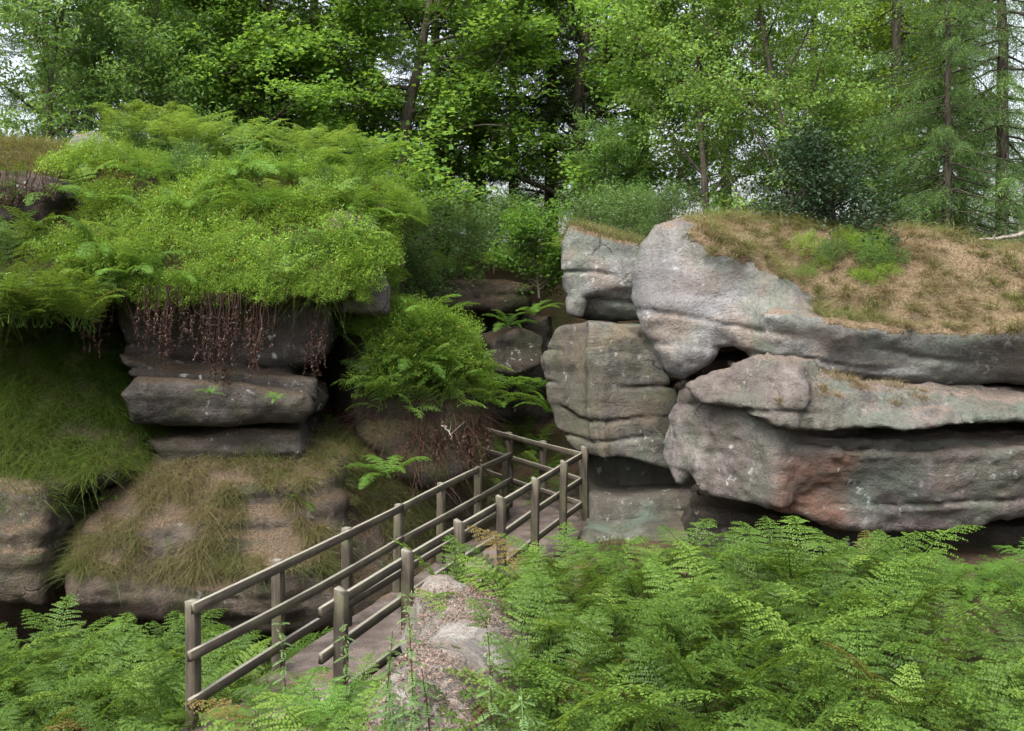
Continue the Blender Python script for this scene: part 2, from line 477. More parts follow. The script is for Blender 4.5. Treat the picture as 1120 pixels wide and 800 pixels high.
class Relief:
    """A thick rounded slab: outline (given as sight directions on its own face plane), face depth, yaw, lean, thickness."""
    def __init__(s, poly, D, px0, py0, yaw=0.0, lean=0.0, thick=2.0, r=0.3, sub=False, k=0.2):
        s.thick, s.r, s.sub, s.k, s.lean = thick, r, sub, k, lean
        p0 = W(px0, py0, D)
        s.x0, s.y0, s.zr = p0
        a = RAD(yaw)
        s.u = (math.cos(a), math.sin(a)); s.n = (math.sin(a), -math.cos(a))
        P = []
        for (px, py) in poly:
            rx, rz = (px - CX) / F, (HY - py) / F
            A = -(rx * s.n[0] + s.n[1]) - lean * rz
            B = s.x0 * s.n[0] + s.y0 * s.n[1] - lean * (CZ - s.zr)
            t = -B / A
            P.append((t * rx, t, CZ + t * rz))
        s.P = np.array(P)
        s.uv = np.stack([(s.P[:, 0] - s.x0) * s.u[0] + (s.P[:, 1] - s.y0) * s.u[1], s.P[:, 2]], 1)
    def bounds(s):
        b = np.array([-s.n[0] * s.thick, -s.n[1] * s.thick, 0])
        A = np.concatenate([s.P, s.P + b])
        return A.min(0), A.max(0)
    def __call__(s, X, Y, Z):
        u = (X - s.x0) * s.u[0] + (Y - s.y0) * s.u[1]
        w = -((X - s.x0) * s.n[0] + (Y - s.y0) * s.n[1]) - s.lean * (Z - s.zr)
        d2 = poly_sd(u, Z, s.uv)
        w = w / math.sqrt(1 + s.lean * s.lean)
        th = s.thick / math.sqrt(1 + s.lean * s.lean)
        q1 = d2 + s.r; q2 = np.abs(w - th / 2) - th / 2 + s.r
        return np.minimum(np.maximum(q1, q2), 0) + np.hypot(np.maximum(q1, 0), np.maximum(q2, 0)) - s.r

class Dome:
    def __init__(s, c, r, yaw=0, k=0.2):
        s.c, s.rr, s.sub, s.k, s.a = np.array(c), np.array(r), False, k, RAD(yaw)
    def bounds(s):
        m = np.array([max(s.rr[:2]), max(s.rr[:2]), s.rr[2]])
        return s.c - m, s.c + m
    def __call__(s, X, Y, Z):
        x, y, z = X - s.c[0], Y - s.c[1], Z - s.c[2]
        u = (x * math.cos(s.a) + y * math.sin(s.a)) / s.rr[0]; v = (-x * math.sin(s.a) + y * math.cos(s.a)) / s.rr[1]; w = z / s.rr[2]
        l = np.sqrt(u * u + v * v + w * w) + 1e-6
        g = np.sqrt((u / s.rr[0]) ** 2 + (v / s.rr[1]) ** 2 + (w / s.rr[2]) ** 2) + 1e-6
        return l * (l - 1) / g

ROCKS = {}
def rock(key, prims, mat, label, name='boulder', cat='rock', h=0.045, amp=0.10, strata=0.055, fine=0.025, seed=1, group=None, warp=0.12, parent=None, beds=(), soil=None):
    lo = np.min([p.bounds()[0] for p in prims if not p.sub], 0) - 0.35
    hi = np.max([p.bounds()[1] for p in prims if not p.sub], 0) + 0.35
    ax = [np.arange(lo[i], hi[i] + h, h) for i in range(3)]
    X, Y, Z = np.meshgrid(*ax, indexing='ij')
    sh = X.shape
    X, Y, Z = X.ravel(), Y.ravel(), Z.ravel()
    # coarse warp so that no edge is straight
    wx = warp * noise3(X * 1.3, Y * 1.3, Z * 1.6, seed + 50); wz = warp * noise3(X * 1.1 + 9, Y * 1.1, Z * 1.1, seed + 51)
    d = None
    for p in prims:
        v = p(X + wx, Y - wx, Z + 0.8 * wz)
        if d is None: d = v
        elif p.sub:
            k = p.k; hh = np.clip(0.5 - 0.5 * (d + v) / k, 0, 1); d = d * (1 - hh) + (-v) * hh + k * hh * (1 - hh)
        else:
            k = p.k; hh = np.clip(0.5 + 0.5 * (d - v) / k, 0, 1); d = d * (1 - hh) + v * hh - k * hh * (1 - hh)
    m = np.abs(d) < 0.3
    x, y, z = X[m], Y[m], Z[m]
    n = amp * fbm(x * 1.15, y * 1.15, z * 1.5, 4, seed, 0.55)
    zz = z + 0.10 * noise3(x * 0.9, y * 0.9, z * 0.9, seed + 7)
    st = noise3(x * 0.35, y * 0.35, zz * 5.0, seed + 20) + 0.6 * noise3(x * 0.6, y * 0.6, zz * 11.0, seed + 21)
    groove = -np.clip(0.25 - np.abs(noise3(x * 0.3, y * 0.3, zz * 3.0, seed + 23)), 0, 1) * 4
    n = n + strata * (0.75 * st) - strata * 0.45 * groove * (noise3(x * 0.8, y * 0.8, z * 0.8, seed + 25) > -0.1)
    n = n + fine * fbm(x * 7, y * 7, z * 9, 3, seed + 30, 0.6)
    for bi, (bz, dip, dep, wid, step) in enumerate(beds):
        dz = z - (bz + dip * (x - lo[0])) + 0.07 * noise3(x * 0.8, y * 0.8, 0 * x + bi, seed + 60) + 0.025 * noise3(x * 3.5, y * 3.5, 0 * x + bi, seed + 61)
        pres = np.clip(noise3(x * 0.9, y * 0.9, 0 * x + 3.7 * bi, seed + 62) * 1.6 + 0.65, 0, 1)
        n = n + pres * dep * np.exp(-(dz / wid) ** 2) + step * (0.5 + 0.5 * np.tanh(dz / 0.03)) * (0.4 + 0.6 * pres)
    d[m] += n
    V, Q = surface_nets(d.reshape(sh), lo, h)
    me = mesh_np(name, V, Q, mat, smooth=True)
    o = obj(name, me, parent)
    if parent is None: tag(o, label, cat, group)
    if soil:
        Cf = V[Q].mean(1); Nf = np.cross(V[Q[:, 2]] - V[Q[:, 0]], V[Q[:, 3]] - V[Q[:, 1]]); Nf /= np.linalg.norm(Nf, axis=1, keepdims=True) + 1e-9
        mk = soil[1](Cf, Nf, CX + F * Cf[:, 0] / Cf[:, 1], HY - F * (Cf[:, 2] - CZ) / Cf[:, 1])
        me.materials.append(soil[0]); me.polygons.foreach_set('material_index', mk.astype(np.int32))
    # sampling data
    a, b, c2, e = V[Q[:, 0]], V[Q[:, 1]], V[Q[:, 2]], V[Q[:, 3]]
    nr = np.cross(c2 - a, e - b); ar = np.linalg.norm(nr, axis=1) + 1e-9
    ROCKS[key] = ((a + b + c2 + e) / 4, nr / ar[:, None], ar)
    return o

def sample(key, n, rng, fn=None):
    keys = key if isinstance(key, (list, tuple)) else [key]
    C = np.concatenate([ROCKS[k][0] for k in keys]); N = np.concatenate([ROCKS[k][1] for k in keys]); A = np.concatenate([ROCKS[k][2] for k in keys])
    if fn is not None:
        px = CX + F * C[:, 0] / C[:, 1]; py = HY - F * (C[:, 2] - CZ) / C[:, 1]
        wgt = fn(C, N, px, py).astype(float) * A
    else: wgt = A
    if wgt.sum() <= 0: return np.zeros((0, 3)), np.zeros((0, 3))
    i = rng.choice(len(C), n, p=wgt / wgt.sum())
    return C[i] + (rng.random((n, 3)) - 0.5) * 0.05, N[i]

def capR4(C, N, px, py):
    e = 22 * noise3(C[:, 0] * 1.6, C[:, 1] * 1.6, C[:, 2] * 1.6, 71) + 12 * noise3(C[:, 0] * 7, C[:, 1] * 7, C[:, 2] * 7, 72)
    return (N[:, 2] > 0.2) & (N[:, 1] < 0.6) & (px > 748) & (py < 378) & (py < 252 + e + (px - 760) * 0.62)
# --- right hand outcrop
rock('R4', [
    Relief([(691, 330), (690, 300), (699, 266), (718, 244), (745, 233), (775, 238), (815, 262), (880, 318), (905, 345), (905, 409), (850, 396), (815, 385), (800, 377), (786, 378), (768, 398), (750, 412), (735, 404), (715, 382), (698, 362)],
           13.7, 750, 330, -11, 0.22, 3.2, 0.38),
    Relief([(840, 345), (930, 348), (1010, 364), (1120, 364), (1400, 364), (1400, 430), (1120, 427), (1040, 426), (960, 421), (900, 409), (845, 394)],
           13.0, 930, 362, -8, -0.65, 3.0, 0.2, k=0.35),
    Relief([(775, 240), (815, 236), (880, 240), (960, 256), (992, 246), (1050, 256), (1120, 268), (1400, 274), (1400, 372), (1120, 370), (1000, 366), (930, 354), (870, 322), (800, 268)],
           13.25, 950, 360, -9, 1.15, 3.0, 0.35, k=0.3)],
     M['rock_light'], 'huge pale grey overhanging boulder capped with dry brown grass', h=0.040, amp=0.085, strata=0.012, fine=0.018, seed=3, warp=0.09, beds=[(3.55, -0.16, 0.05, 0.035, 0.0), (3.0, -0.07, 0.05, 0.03, 0.02)], soil=(M['dry_soil'], capR4))
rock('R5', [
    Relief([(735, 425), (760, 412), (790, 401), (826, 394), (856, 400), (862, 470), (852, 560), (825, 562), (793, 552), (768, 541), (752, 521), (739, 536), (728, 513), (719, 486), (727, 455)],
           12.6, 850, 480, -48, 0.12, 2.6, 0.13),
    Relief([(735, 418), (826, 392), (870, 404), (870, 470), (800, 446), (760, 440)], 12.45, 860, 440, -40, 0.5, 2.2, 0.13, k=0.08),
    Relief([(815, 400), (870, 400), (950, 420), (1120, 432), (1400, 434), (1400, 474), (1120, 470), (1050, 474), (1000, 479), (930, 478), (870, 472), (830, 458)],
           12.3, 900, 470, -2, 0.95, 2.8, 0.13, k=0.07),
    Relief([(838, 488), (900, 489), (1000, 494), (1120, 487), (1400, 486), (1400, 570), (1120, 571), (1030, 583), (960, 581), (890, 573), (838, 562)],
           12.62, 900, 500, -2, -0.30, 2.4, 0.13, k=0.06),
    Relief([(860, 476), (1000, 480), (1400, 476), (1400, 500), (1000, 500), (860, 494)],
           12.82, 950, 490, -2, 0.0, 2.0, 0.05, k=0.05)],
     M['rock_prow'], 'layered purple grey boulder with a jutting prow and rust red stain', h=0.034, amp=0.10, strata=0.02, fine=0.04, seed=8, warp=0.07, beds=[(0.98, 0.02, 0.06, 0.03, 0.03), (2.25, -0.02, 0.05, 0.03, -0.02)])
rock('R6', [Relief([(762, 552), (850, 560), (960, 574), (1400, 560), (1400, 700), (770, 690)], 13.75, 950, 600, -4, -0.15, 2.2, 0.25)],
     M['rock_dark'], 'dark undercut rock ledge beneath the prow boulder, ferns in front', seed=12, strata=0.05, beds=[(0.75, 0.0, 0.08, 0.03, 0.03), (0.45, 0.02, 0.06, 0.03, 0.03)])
rock('R2', [
    Relief([(640, 352), (668, 352), (700, 370), (726, 392), (745, 430), (748, 500), (735, 515), (650, 500), (642, 480)], 16.2, 660, 420, -6, 0.08, 3.0, 0.10),
    Relief([(604, 356), (640, 352), (660, 356), (658, 505), (630, 496), (605, 470), (594, 435), (590, 395)], 16.2, 655, 420, -58, 0.10, 2.4, 0.10, k=0.06),
    Relief([(630, 500), (660, 492), (790, 505), (800, 560), (650, 565)], 16.9, 700, 540, -4, -0.1, 2.0, 0.2, k=0.1)],
     M['rock_mid'], 'tall greenish grey block behind the end of the fence', seed=15, strata=0.02, h=0.04, amp=0.06, fine=0.02, warp=0.035, beds=[(2.15, 0.03, 0.10, 0.03, 0.03), (1.72, -0.02, 0.06, 0.025, -0.03), (1.30, 0.02, 0.07, 0.03, 0.04), (2.72, 0.02, 0.04, 0.03, 0.0)])
rock('R1', [
    Relief([(612, 268), (624, 248), (655, 258), (697, 266), (712, 300), (712, 350), (660, 353), (636, 352), (618, 346), (611, 310)], 16.9, 660, 310, -14, 0.05, 2.4, 0.12),
    Relief([(632, 326), (712, 300), (730, 362), (632, 350)], 16.5, 665, 335, -14, -0.75, 0.7, 0.1, sub=True, k=0.15)],
     M['rock_light'], 'smaller grey block with grass on top, left of the huge boulder', seed=17, strata=0.02, amp=0.07, fine=0.025, warp=0.07, beds=[(4.05, -0.05, 0.07, 0.03, -0.03), (3.72, -0.12, 0.08, 0.03, 0.04)], soil=(M['dry_soil'], lambda C, N, px, py: (N[:, 2] > 0.5) & (py < 285)))
rock('R3', [Relief([(648, 538), (790, 545), (800, 590), (640, 584)], 16.0, 700, 560, -4, 0.2, 1.6, 0.15)],
     M['rock_mid'], 'dim flat slab lying low between fence and prow boulder', seed=19, strata=0.03, amp=0.06, beds=[(0.25, 0.0, 0.07, 0.03, 0.02)])
rock('R3b', [Relief([(645, 584), (700, 576), (770, 582), (800, 596), (800, 640), (640, 640)], 15.0, 700, 590, -4, 0.9, 1.4, 0.12)],
     M['rock_mid'], 'pale lowest slab beside the corner post of the fence', seed=21, strata=0.04)
# --- cleft at the back
rock('C1', [Relief([(466, 318), (490, 304), (550, 305), (584, 314), (580, 340), (520, 344), (470, 336)], 20.5, 520, 320, 6, 0.0, 2.0, 0.2)],
     M['rock_earth'], 'shadowed brown rock shelf under ferns at the back of the cleft', seed=23)
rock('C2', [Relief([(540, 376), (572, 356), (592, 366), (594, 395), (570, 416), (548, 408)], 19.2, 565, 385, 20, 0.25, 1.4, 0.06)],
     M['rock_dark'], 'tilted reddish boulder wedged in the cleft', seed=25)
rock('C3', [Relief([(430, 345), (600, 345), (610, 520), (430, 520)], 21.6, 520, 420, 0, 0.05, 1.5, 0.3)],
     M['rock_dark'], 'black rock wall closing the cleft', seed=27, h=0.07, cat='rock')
# --- left hand outcrop
rock('L0', [
    Relief([(-230, 150), (0, 150), (60, 160), (130, 176), (200, 184), (300, 192), (375, 198), (428, 214), (434, 228), (424, 240), (396, 246), (396, 290), (384, 320), (340, 330), (220, 326), (110, 322), (60, 332), (0, 345), (-230, 345)],
           13.45, 250, 330, 4, 1.3, 4.0, 0.3)],
     M['soil'], 'steep earth mound over the left outcrop, buried in bilberry', name='earth_mound', cat='mound', h=0.08, seed=31)
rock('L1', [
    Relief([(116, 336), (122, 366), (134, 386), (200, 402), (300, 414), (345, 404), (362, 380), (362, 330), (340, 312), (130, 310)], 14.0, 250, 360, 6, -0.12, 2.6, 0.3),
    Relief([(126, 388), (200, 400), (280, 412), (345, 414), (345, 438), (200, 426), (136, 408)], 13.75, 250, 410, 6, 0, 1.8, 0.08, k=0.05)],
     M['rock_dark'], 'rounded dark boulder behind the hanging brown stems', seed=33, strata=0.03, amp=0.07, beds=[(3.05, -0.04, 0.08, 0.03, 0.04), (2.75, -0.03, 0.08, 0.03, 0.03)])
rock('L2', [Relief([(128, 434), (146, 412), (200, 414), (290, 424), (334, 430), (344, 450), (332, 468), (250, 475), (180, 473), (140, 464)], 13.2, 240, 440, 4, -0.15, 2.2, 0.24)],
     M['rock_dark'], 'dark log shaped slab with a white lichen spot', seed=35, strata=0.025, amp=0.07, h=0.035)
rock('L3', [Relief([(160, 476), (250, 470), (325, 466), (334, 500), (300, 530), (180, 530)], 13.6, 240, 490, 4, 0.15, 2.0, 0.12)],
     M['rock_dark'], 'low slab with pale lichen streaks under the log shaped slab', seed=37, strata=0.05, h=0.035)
rock('L4', [
    Relief([(58, 640), (72, 596), (108, 545), (160, 502), (250, 494), (330, 490), (372, 500), (372, 690), (200, 712), (70, 700)], 12.75, 250, 640, 8, 0.55, 3.0, 0.4),
    Relief([(300, 500), (360, 484), (440, 474), (520, 494), (545, 530), (530, 600), (440, 700), (300, 712)], 13.2, 345, 640, 51, 0.42, 3.0, 0.4, k=0.4),
    Relief([(20, 632), (300, 640), (330, 640), (420, 760), (20, 760)], 12.3, 200, 700, 8, -0.55, 0.6, 0.1, sub=True, k=0.2)],
     M['rock_earth'], 'broad low outcrop shaggy with hanging grass left of the bridge', seed=39, h=0.055, strata=0.05)
rock('L5', [
    Relief([(-230, 528), (0, 526), (36, 536), (48, 575), (46, 670), (-230, 680)], 12.5, 0, 600, 0, 0.05, 2.2, 0.25)],
     M['rock_earth'], 'brown rock face split from the low outcrop by a dark crack', seed=41)
rock('L6', [
    Relief([(-230, 352), (0, 352), (90, 362), (136, 420), (160, 480), (120, 530), (50, 556), (0, 545), (-230, 545)], 12.9, 0, 540, 2, 0.75, 2.6, 0.35)],
     M['soil'], 'grassy earth bank at the left edge below the ferns', name='earth_bank', cat='bank', h=0.08, seed=43)
rock('L7', [
    Relief([(396, 372), (440, 356), (500, 380), (532, 425), (542, 462), (528, 520), (484, 545), (440, 530), (400, 480)], 14.9, 470, 430, 24, 0.25, 2.6, 0.35)],
     M['soil'], 'dark peaty shoulder under the fern clump beside the bridge', name='earth_bank', cat='bank', h=0.07, seed=45)
rock('L8', [Relief([(358, 226), (386, 230), (412, 246), (424, 285), (426, 345), (380, 345), (358, 300)], 14.7, 395, 270, 26, 0.5, 2.6, 0.25)],
     M['rock_mid'], 'bare grey slab tilting out below the upper bilberry clump', seed=47, amp=0.06, strata=0.02)
rock('L9', [Relief([(66, 156), (78, 140), (98, 138), (113, 150), (116, 172), (66, 172)], 16.6, 90, 155, 0, 0.2, 0.7, 0.2)],
     M['rock_light'], 'small grey boulder on the grassy crest at top left', seed=49, h=0.03, amp=0.04, strata=0.02)
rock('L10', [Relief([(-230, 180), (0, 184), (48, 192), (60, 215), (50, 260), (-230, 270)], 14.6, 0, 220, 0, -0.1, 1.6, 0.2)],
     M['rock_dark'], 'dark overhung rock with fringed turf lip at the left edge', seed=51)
# --- foreground boulder
rock('B1', [Dome((-0.40, 7.75, 0.05), (0.62, 2.2, 1.12), -6), Dome((-0.52, 6.7, 0.0), (0.68, 1.5, 0.92), 0, k=0.5), Dome((-0.52, 8.9, 0.3), (0.42, 0.6, 0.95), 0, k=0.35)],
     M['rock_needle'], 'pale domed boulder strewn with brown needles right of the path', seed=53, h=0.034, amp=0.13, strata=0.0, fine=0.02)
rock('B2', [Relief([(1052, 672), (1070, 650), (1100, 640), (1140, 640), (1160, 720), (1050, 720)], 10.3, 1100, 660, 0, 0.4, 0.8, 0.2)],
     M['rock_earth'], 'needle covered stone among ferns at the right edge', seed=55, h=0.03, amp=0.05)
rock('S1', [Relief([(391, 402), (398, 399), (411, 402), (411, 407), (398, 406)], 14.55, 400, 403, 0, 0.6, 0.12, 0.02)],
     M['rock_light'], 'small whitish stone lodged beside the fern clump', name='stone', h=0.012, amp=0.01, strata=0.0, fine=0.005, seed=57, warp=0.01)

# ------------------------------------------------------------------ fences
def bar(name, p0, p1, w, hgt, parent, rng, pointed=False, up=None):
    """A sawn timber from p0 to p1, local X along its length, slightly bent and chamfered."""
    p0, p1 = Vector(p0), Vector(p1)
    d = p1 - p0; L = d.length; d.normalize()
    if up is None: up = Vector((0, 0, 1))
    side = up.cross(d).normalized(); u2 = d.cross(side)
    ns = max(3, int(L / 0.25)); c = 0.004
    prof = [(-w / 2 + c, -hgt / 2), (w / 2 - c, -hgt / 2), (w / 2, -hgt / 2 + c), (w / 2, hgt / 2 - c), (w / 2 - c, hgt / 2), (-w / 2 + c, hgt / 2), (-w / 2, hgt / 2 - c), (-w / 2, -hgt / 2 + c)]
    V, Fc = [], []
    bow = (rng.random(2) - 0.5) * 0.016 * L
    for i in range(ns + 1):
        t = i / ns
        for (a, b) in prof:
            x = L * t
            if pointed and i == ns: x += -0.05 * (a / w + 0.5)
            V.append((x, a + bow[0] * math.sin(math.pi * t) + (rng.random() - 0.5) * 0.003, b + bow[1] * math.sin(math.pi * t) * 0.5 + (rng.random() - 0.5) * 0.003))
    for i in range(ns):
        for k in range(8):
            Fc.append((i * 8 + k, i * 8 + (k + 1) % 8, (i + 1) * 8 + (k + 1) % 8, (i + 1) * 8 + k))
    e = ns * 8
    for b0 in (0, e):
        fs = [(b0, b0 + 1, b0 + 2, b0 + 3), (b0, b0 + 3, b0 + 4, b0 + 7), (b0 + 4, b0 + 5, b0 + 6, b0 + 7)]
        Fc += [f[::-1] for f in fs] if b0 == 0 else fs
    o = obj(name, mesh_np(name, V, Fc, M['wood']), parent)
    m = Matrix((d, side, u2)).transposed().to_4x4()
    base = Vector(parent.location)
    m.translation = p0 - base
    o.matrix_local = m
    return o

def fence(label, posts, rail_side, heights, ext0, ext1, seed, pointed, post_drop=0.5, split=3):
    rng = np.random.default_rng(seed)
    posts = [np.array(p, float) for p in posts]
    root = empty('fence', (posts[0][0], posts[0][1], 0))
    tag(root, label, 'fence')
    d = posts[-1] - posts[0]; d /= np.linalg.norm(d)
    n = np.array([d[1], -d[0]]) * rail_side
    nv = Vector((n[0], n[1], 0))
    for p in posts:
        tx, ty = (rng.random(2) - 0.5) * 0.05
        top = heights[0] + 0.045 + (0.05 if pointed else 0.0) + (rng.random() - 0.5) * 0.03 - 0.05 * (not pointed)
        z0 = -post_drop
        bar('post', (p[0], p[1], z0), (p[0] + tx, p[1] + ty, top), 0.098, 0.098, root, rng, pointed, up=Vector((d[0], d[1], 0)))
    off = 0.098 / 2 + 0.021
    for hz in heights:
        a = 0
        k = 0
        while a < len(posts) - 1:
            b = min(a + split, len(posts) - 1)
            P0, P1 = posts[a].copy(), posts[b].copy()
            if a == 0: P0 -= d * (ext0 + (rng.random() - 0.5) * 0.08)
            else: P0 += d * 0.003
            if b == len(posts) - 1: P1 += d * ext1
            else: P1 -= d * 0.003
            o = n * off
            j = (rng.random(2) - 0.5) * 0.02
            bar('rail', (P0[0] + o[0], P0[1] + o[1], hz - 0.045 + j[0]), (P1[0] + o[0], P1[1] + o[1], hz - 0.045 + j[0] * 0.3), 0.04, 0.09, root, rng)
            a = b
    return root

vs = np.array([0.4457, 1.277])
LA = np.array([-2.765, 8.6]); RA = np.array([-1.461, 8.6])
fence('long weathered wooden fence of three rails on the gully side of the path', [LA + vs * t for t in range(7)], +1, (1.11, 0.71, 0.31), 0.12, 0.06, 1, False)
fence('wooden fence on the boulder side of the path, pointed mossy posts', [RA + vs * t for t in range(7)], -1, (1.11, 0.71, 0.31), 0.27, 0.04, 2, True)
fe = np.array([1.235, 16.22]); fd = np.array([-0.491, 0.871])
fence('short wooden fence angling back at the far bend of the path', [fe + fd * t for t in (0.12, 1.45, 2.6, 3.4)], -1, (1.11, 0.71, 0.31), 0.0, 0.1, 3, False)

# ------------------------------------------------------------------ leaf, frond and grass geometry
def unit(a): return a / (np.linalg.norm(a, axis=-1, keepdims=True) + 1e-9)

def leaves(P, Dr, N, size, wid, rng, fold=0.15, var=None):
    """One four sided leaf per point: P base, Dr pointing, N leaf normal."""
    n = len(P)
    Dr = unit(Dr); S = unit(np.cross(Dr, N)); N = np.cross(S, Dr)
    size = np.broadcast_to(size, (n,))[:, None]; wd = np.broadcast_to(wid, (n,))[:, None]
    b = P; tip = P + Dr * size - N * size * 0.12
    l = P + Dr * size * 0.45 + S * wd * 0.5 + N * wd * fold; r = P + Dr * size * 0.45 - S * wd * 0.5 + N * wd * fold
    V = np.stack([b, r, tip, l], 1).reshape(-1, 3)
    Q = np.arange(4 * n).reshape(n, 4)
    v = rng.random(n) if var is None else var
    return V, Q, np.repeat(v, 4)

def tube(pts, rad, sides=5):
    pts = np.asarray(pts, float); n = len(pts)
    T = np.gradient(pts, axis=0); T = unit(T)
    up = np.where(np.abs(T[:, 2:3]) > 0.9, np.array([[1.0, 0, 0]]), np.array([[0, 0, 1.0]]))
    A = unit(np.cross(T, up)); B = np.cross(T, A)
    an = np.arange(sides) / sides * 2 * math.pi
    rad = np.broadcast_to(rad, (n,))
    V = pts[:, None] + rad[:, None, None] * (np.cos(an)[None, :, None] * A[:, None] + np.sin(an)[None, :, None] * B[:, None])
    i, k = np.meshgrid(np.arange(n - 1), np.arange(sides), indexing='ij')
    k2 = (k + 1) % sides
    Q = np.stack([i * sides + k, i * sides + k2, (i + 1) * sides + k2, (i + 1) * sides + k], -1).reshape(-1, 4)
    return V.reshape(-1, 3), Q

class Acc:
    def __init__(s): s.v, s.q, s.a, s.n = [], [], [], 0
    def add(s, V, Q, a=None):
        s.v.append(V); s.q.append(np.asarray(Q) + s.n); s.n += len(V)
        s.a.append(np.full(len(V), 0.5) if a is None else a)
    def mesh(s, name, mat, smooth=False):
        return mesh_np(name, np.concatenate(s.v), np.concatenate(s.q), mat, np.concatenate(s.a), smooth)

def frond_mesh(name, mat, rng, L=1.0, Wd=0.32, npair=15, kind='bracken', th0=8, th1=75, stipe=0.28, step=0.0185, curl=0.0):
    acc = Acc()
    ns = 26
    t = np.linspace(0, 1, ns)
    th = np.radians(th0 + (th1 - th0) * t ** 1.4 + curl * np.clip(t - 0.75, 0, 1) * 4)
    ds = L / (ns - 1)
    sway = 0.05 * np.sin(t * 3 + rng.random() * 6)
    pts = np.zeros((ns, 3))
    for i in range(1, ns):
        pts[i] = pts[i - 1] + ds * np.array([0.0, math.sin(th[i]), math.cos(th[i])])
    pts[:, 0] = sway * L * t
    V, Q = tube(pts, np.linspace(0.007, 0.0015, ns) * (L / 0.9), 3)
    acc.add(V, Q, np.full(len(V), 0.25))
    T = unit(np.gradient(pts, axis=0)); S = np.array([1.0, 0, 0]); N = unit(np.cross(S, T) * -1)
    N = unit(np.cross(np.broadcast_to(S, T.shape), T)); 
    pv = rng.random()
    for i in range(npair):
        u = i / (npair - 1)
        tt = stipe + (0.985 - stipe) * u ** 0.85
        p = np.array([np.interp(tt, t, pts[:, c]) for c in range(3)]); Tt = unit(np.array([np.interp(tt, t, T[:, c]) for c in range(3)]))
        Nn = unit(np.cross(S, Tt)); 
        if kind == 'bracken': pl = Wd * ((1 - u) ** 0.75 * 0.93 + 0.05) * (0.82 + 0.18 * min(1, u * 5))
        else: pl = Wd * (math.sin(math.pi * min(1, 0.16 + 0.84 * u ** 0.8)) ** 0.7 + 0.04)
        sp = (0.985 - stipe) * L / npair
        for sg in (-1, 1):
            a = RAD(22 + 14 * u + (rng.random() - 0.5) * 12)
            D = S * sg * math.cos(a) + Tt * math.sin(a) + Nn * ((rng.random() - 0.5) * 0.35 - 0.08)
            D = unit(D); ln = pl * (0.85 + 0.3 * rng.random())
            m = max(3, int(ln / step))
            s = (np.arange(m) + 0.5) / m
            droop = -0.22 * ln * s[:, None] ** 2 * np.array([0, 0, 1.0])
            Pc = p + D * (ln * s)[:, None] + droop
            perp = unit(Tt - D * np.dot(Tt, D))
            side_len = (sp * (0.50 if kind == 'bracken' else 0.5)) * (1 - 0.8 * s ** 1.3) + 0.004
            for s2 in (-1, 1):
                dr = perp * s2 + D * 0.45 + rng.normal(0, 0.16, (m, 3))
                nn = np.broadcast_to(Nn, (m, 3)) + rng.normal(0, 0.25, (m, 3))
                V, Q, a2 = leaves(Pc, dr, nn, side_len, ln / m * 0.92, rng, 0.12, np.clip(pv * 0.4 + rng.random(m) * 0.5 + 0.15 * u, 0, 0.92))
                acc.add(V, Q, a2)
            Vm, Qm = tube(np.stack([p, p + D * ln * 0.5 + droop[m // 2], p + D * ln + droop[-1]]), [0.0022, 0.0014, 0.0006], 3)
            acc.add(Vm, Qm, np.full(len(Vm), 0.3))
    return acc.mesh(name, mat)

def grass(name, P, N, mat, rng, lmin, lmax, w=0.007, lean=0.6, hang=0.5, wind=(0, 0, 0), varf=None, lsc=None):
    n = len(P)
    L = lmin + (lmax - lmin) * rng.random(n) ** 1.5
    if lsc is not None: L = L * lsc
    d0 = unit(N * 0.6 + np.array([0, 0, 0.7]) + rng.normal(0, 0.35, (n, 3)) + np.array(wind))
    out = unit(N * np.array([1, 1, 0.2]) + rng.normal(0, lean, (n, 3)) * np.array([1, 1, 0.3]) + 1e-5)
    S = unit(np.cross(d0, out + 1e-4))
    ts = [0, 0.35, 0.7, 1.0]
    rows = []
    for t in ts:
        c = P + d0 * (L * t)[:, None] + out * (L * t * t * hang * 0.8)[:, None] - np.array([0, 0, 1.0]) * (L * t * t * hang)[:, None]
        hw = w * (1 - t * 0.9) * 0.5
        rows += [c - S * hw, c + S * hw]
    V = np.stack(rows, 1).reshape(-1, 3)
    b = np.arange(n)[:, None] * 8
    Q = np.concatenate([b + np.array([[0, 1, 3, 2]]), b + np.array([[2, 3, 5, 4]]), b + np.array([[4, 5, 7, 6]])], 0)
    if isinstance(varf, np.ndarray): v = np.clip(varf + rng.normal(0, 0.12, n), 0, 1)
    else: v = rng.random(n) if varf is None else np.clip(varf(P) + rng.normal(0, 0.14, n), 0, 1)
    if mat is None: return V, Q, np.repeat(v, 8)
    return mesh_np(name, V, Q, mat, np.repeat(v, 8))

M['bracken'] = leaf_mat('bracken_green', (0.030, 0.072, 0.009), (0.115, 0.20, 0.026), 0.36, brown=True)
M['bracken_far'] = leaf_mat('pale_bracken_green', (0.08, 0.16, 0.03), (0.19, 0.31, 0.06), 0.42)
M['fern'] = leaf_mat('shield_fern_green', (0.05, 0.12, 0.016), (0.14, 0.27, 0.036), 0.38)
M['bilberry'] = leaf_mat('bilberry_leaf', (0.08, 0.16, 0.018), (0.195, 0.325, 0.04), 0.40, tip=(0.30, 0.16, 0.06))
M['bilberry_green'] = leaf_mat('green_bilberry_leaf', (0.06, 0.14, 0.02), (0.165, 0.30, 0.045), 0.38)
M['bilberry_deep'] = leaf_mat('deep_green_bilberry_leaf', (0.035, 0.085, 0.018), (0.10, 0.19, 0.045), 0.33)
M['sycamore'] = leaf_mat('sycamore_leaf', (0.075, 0.165, 0.03), (0.18, 0.34, 0.065), 0.47)
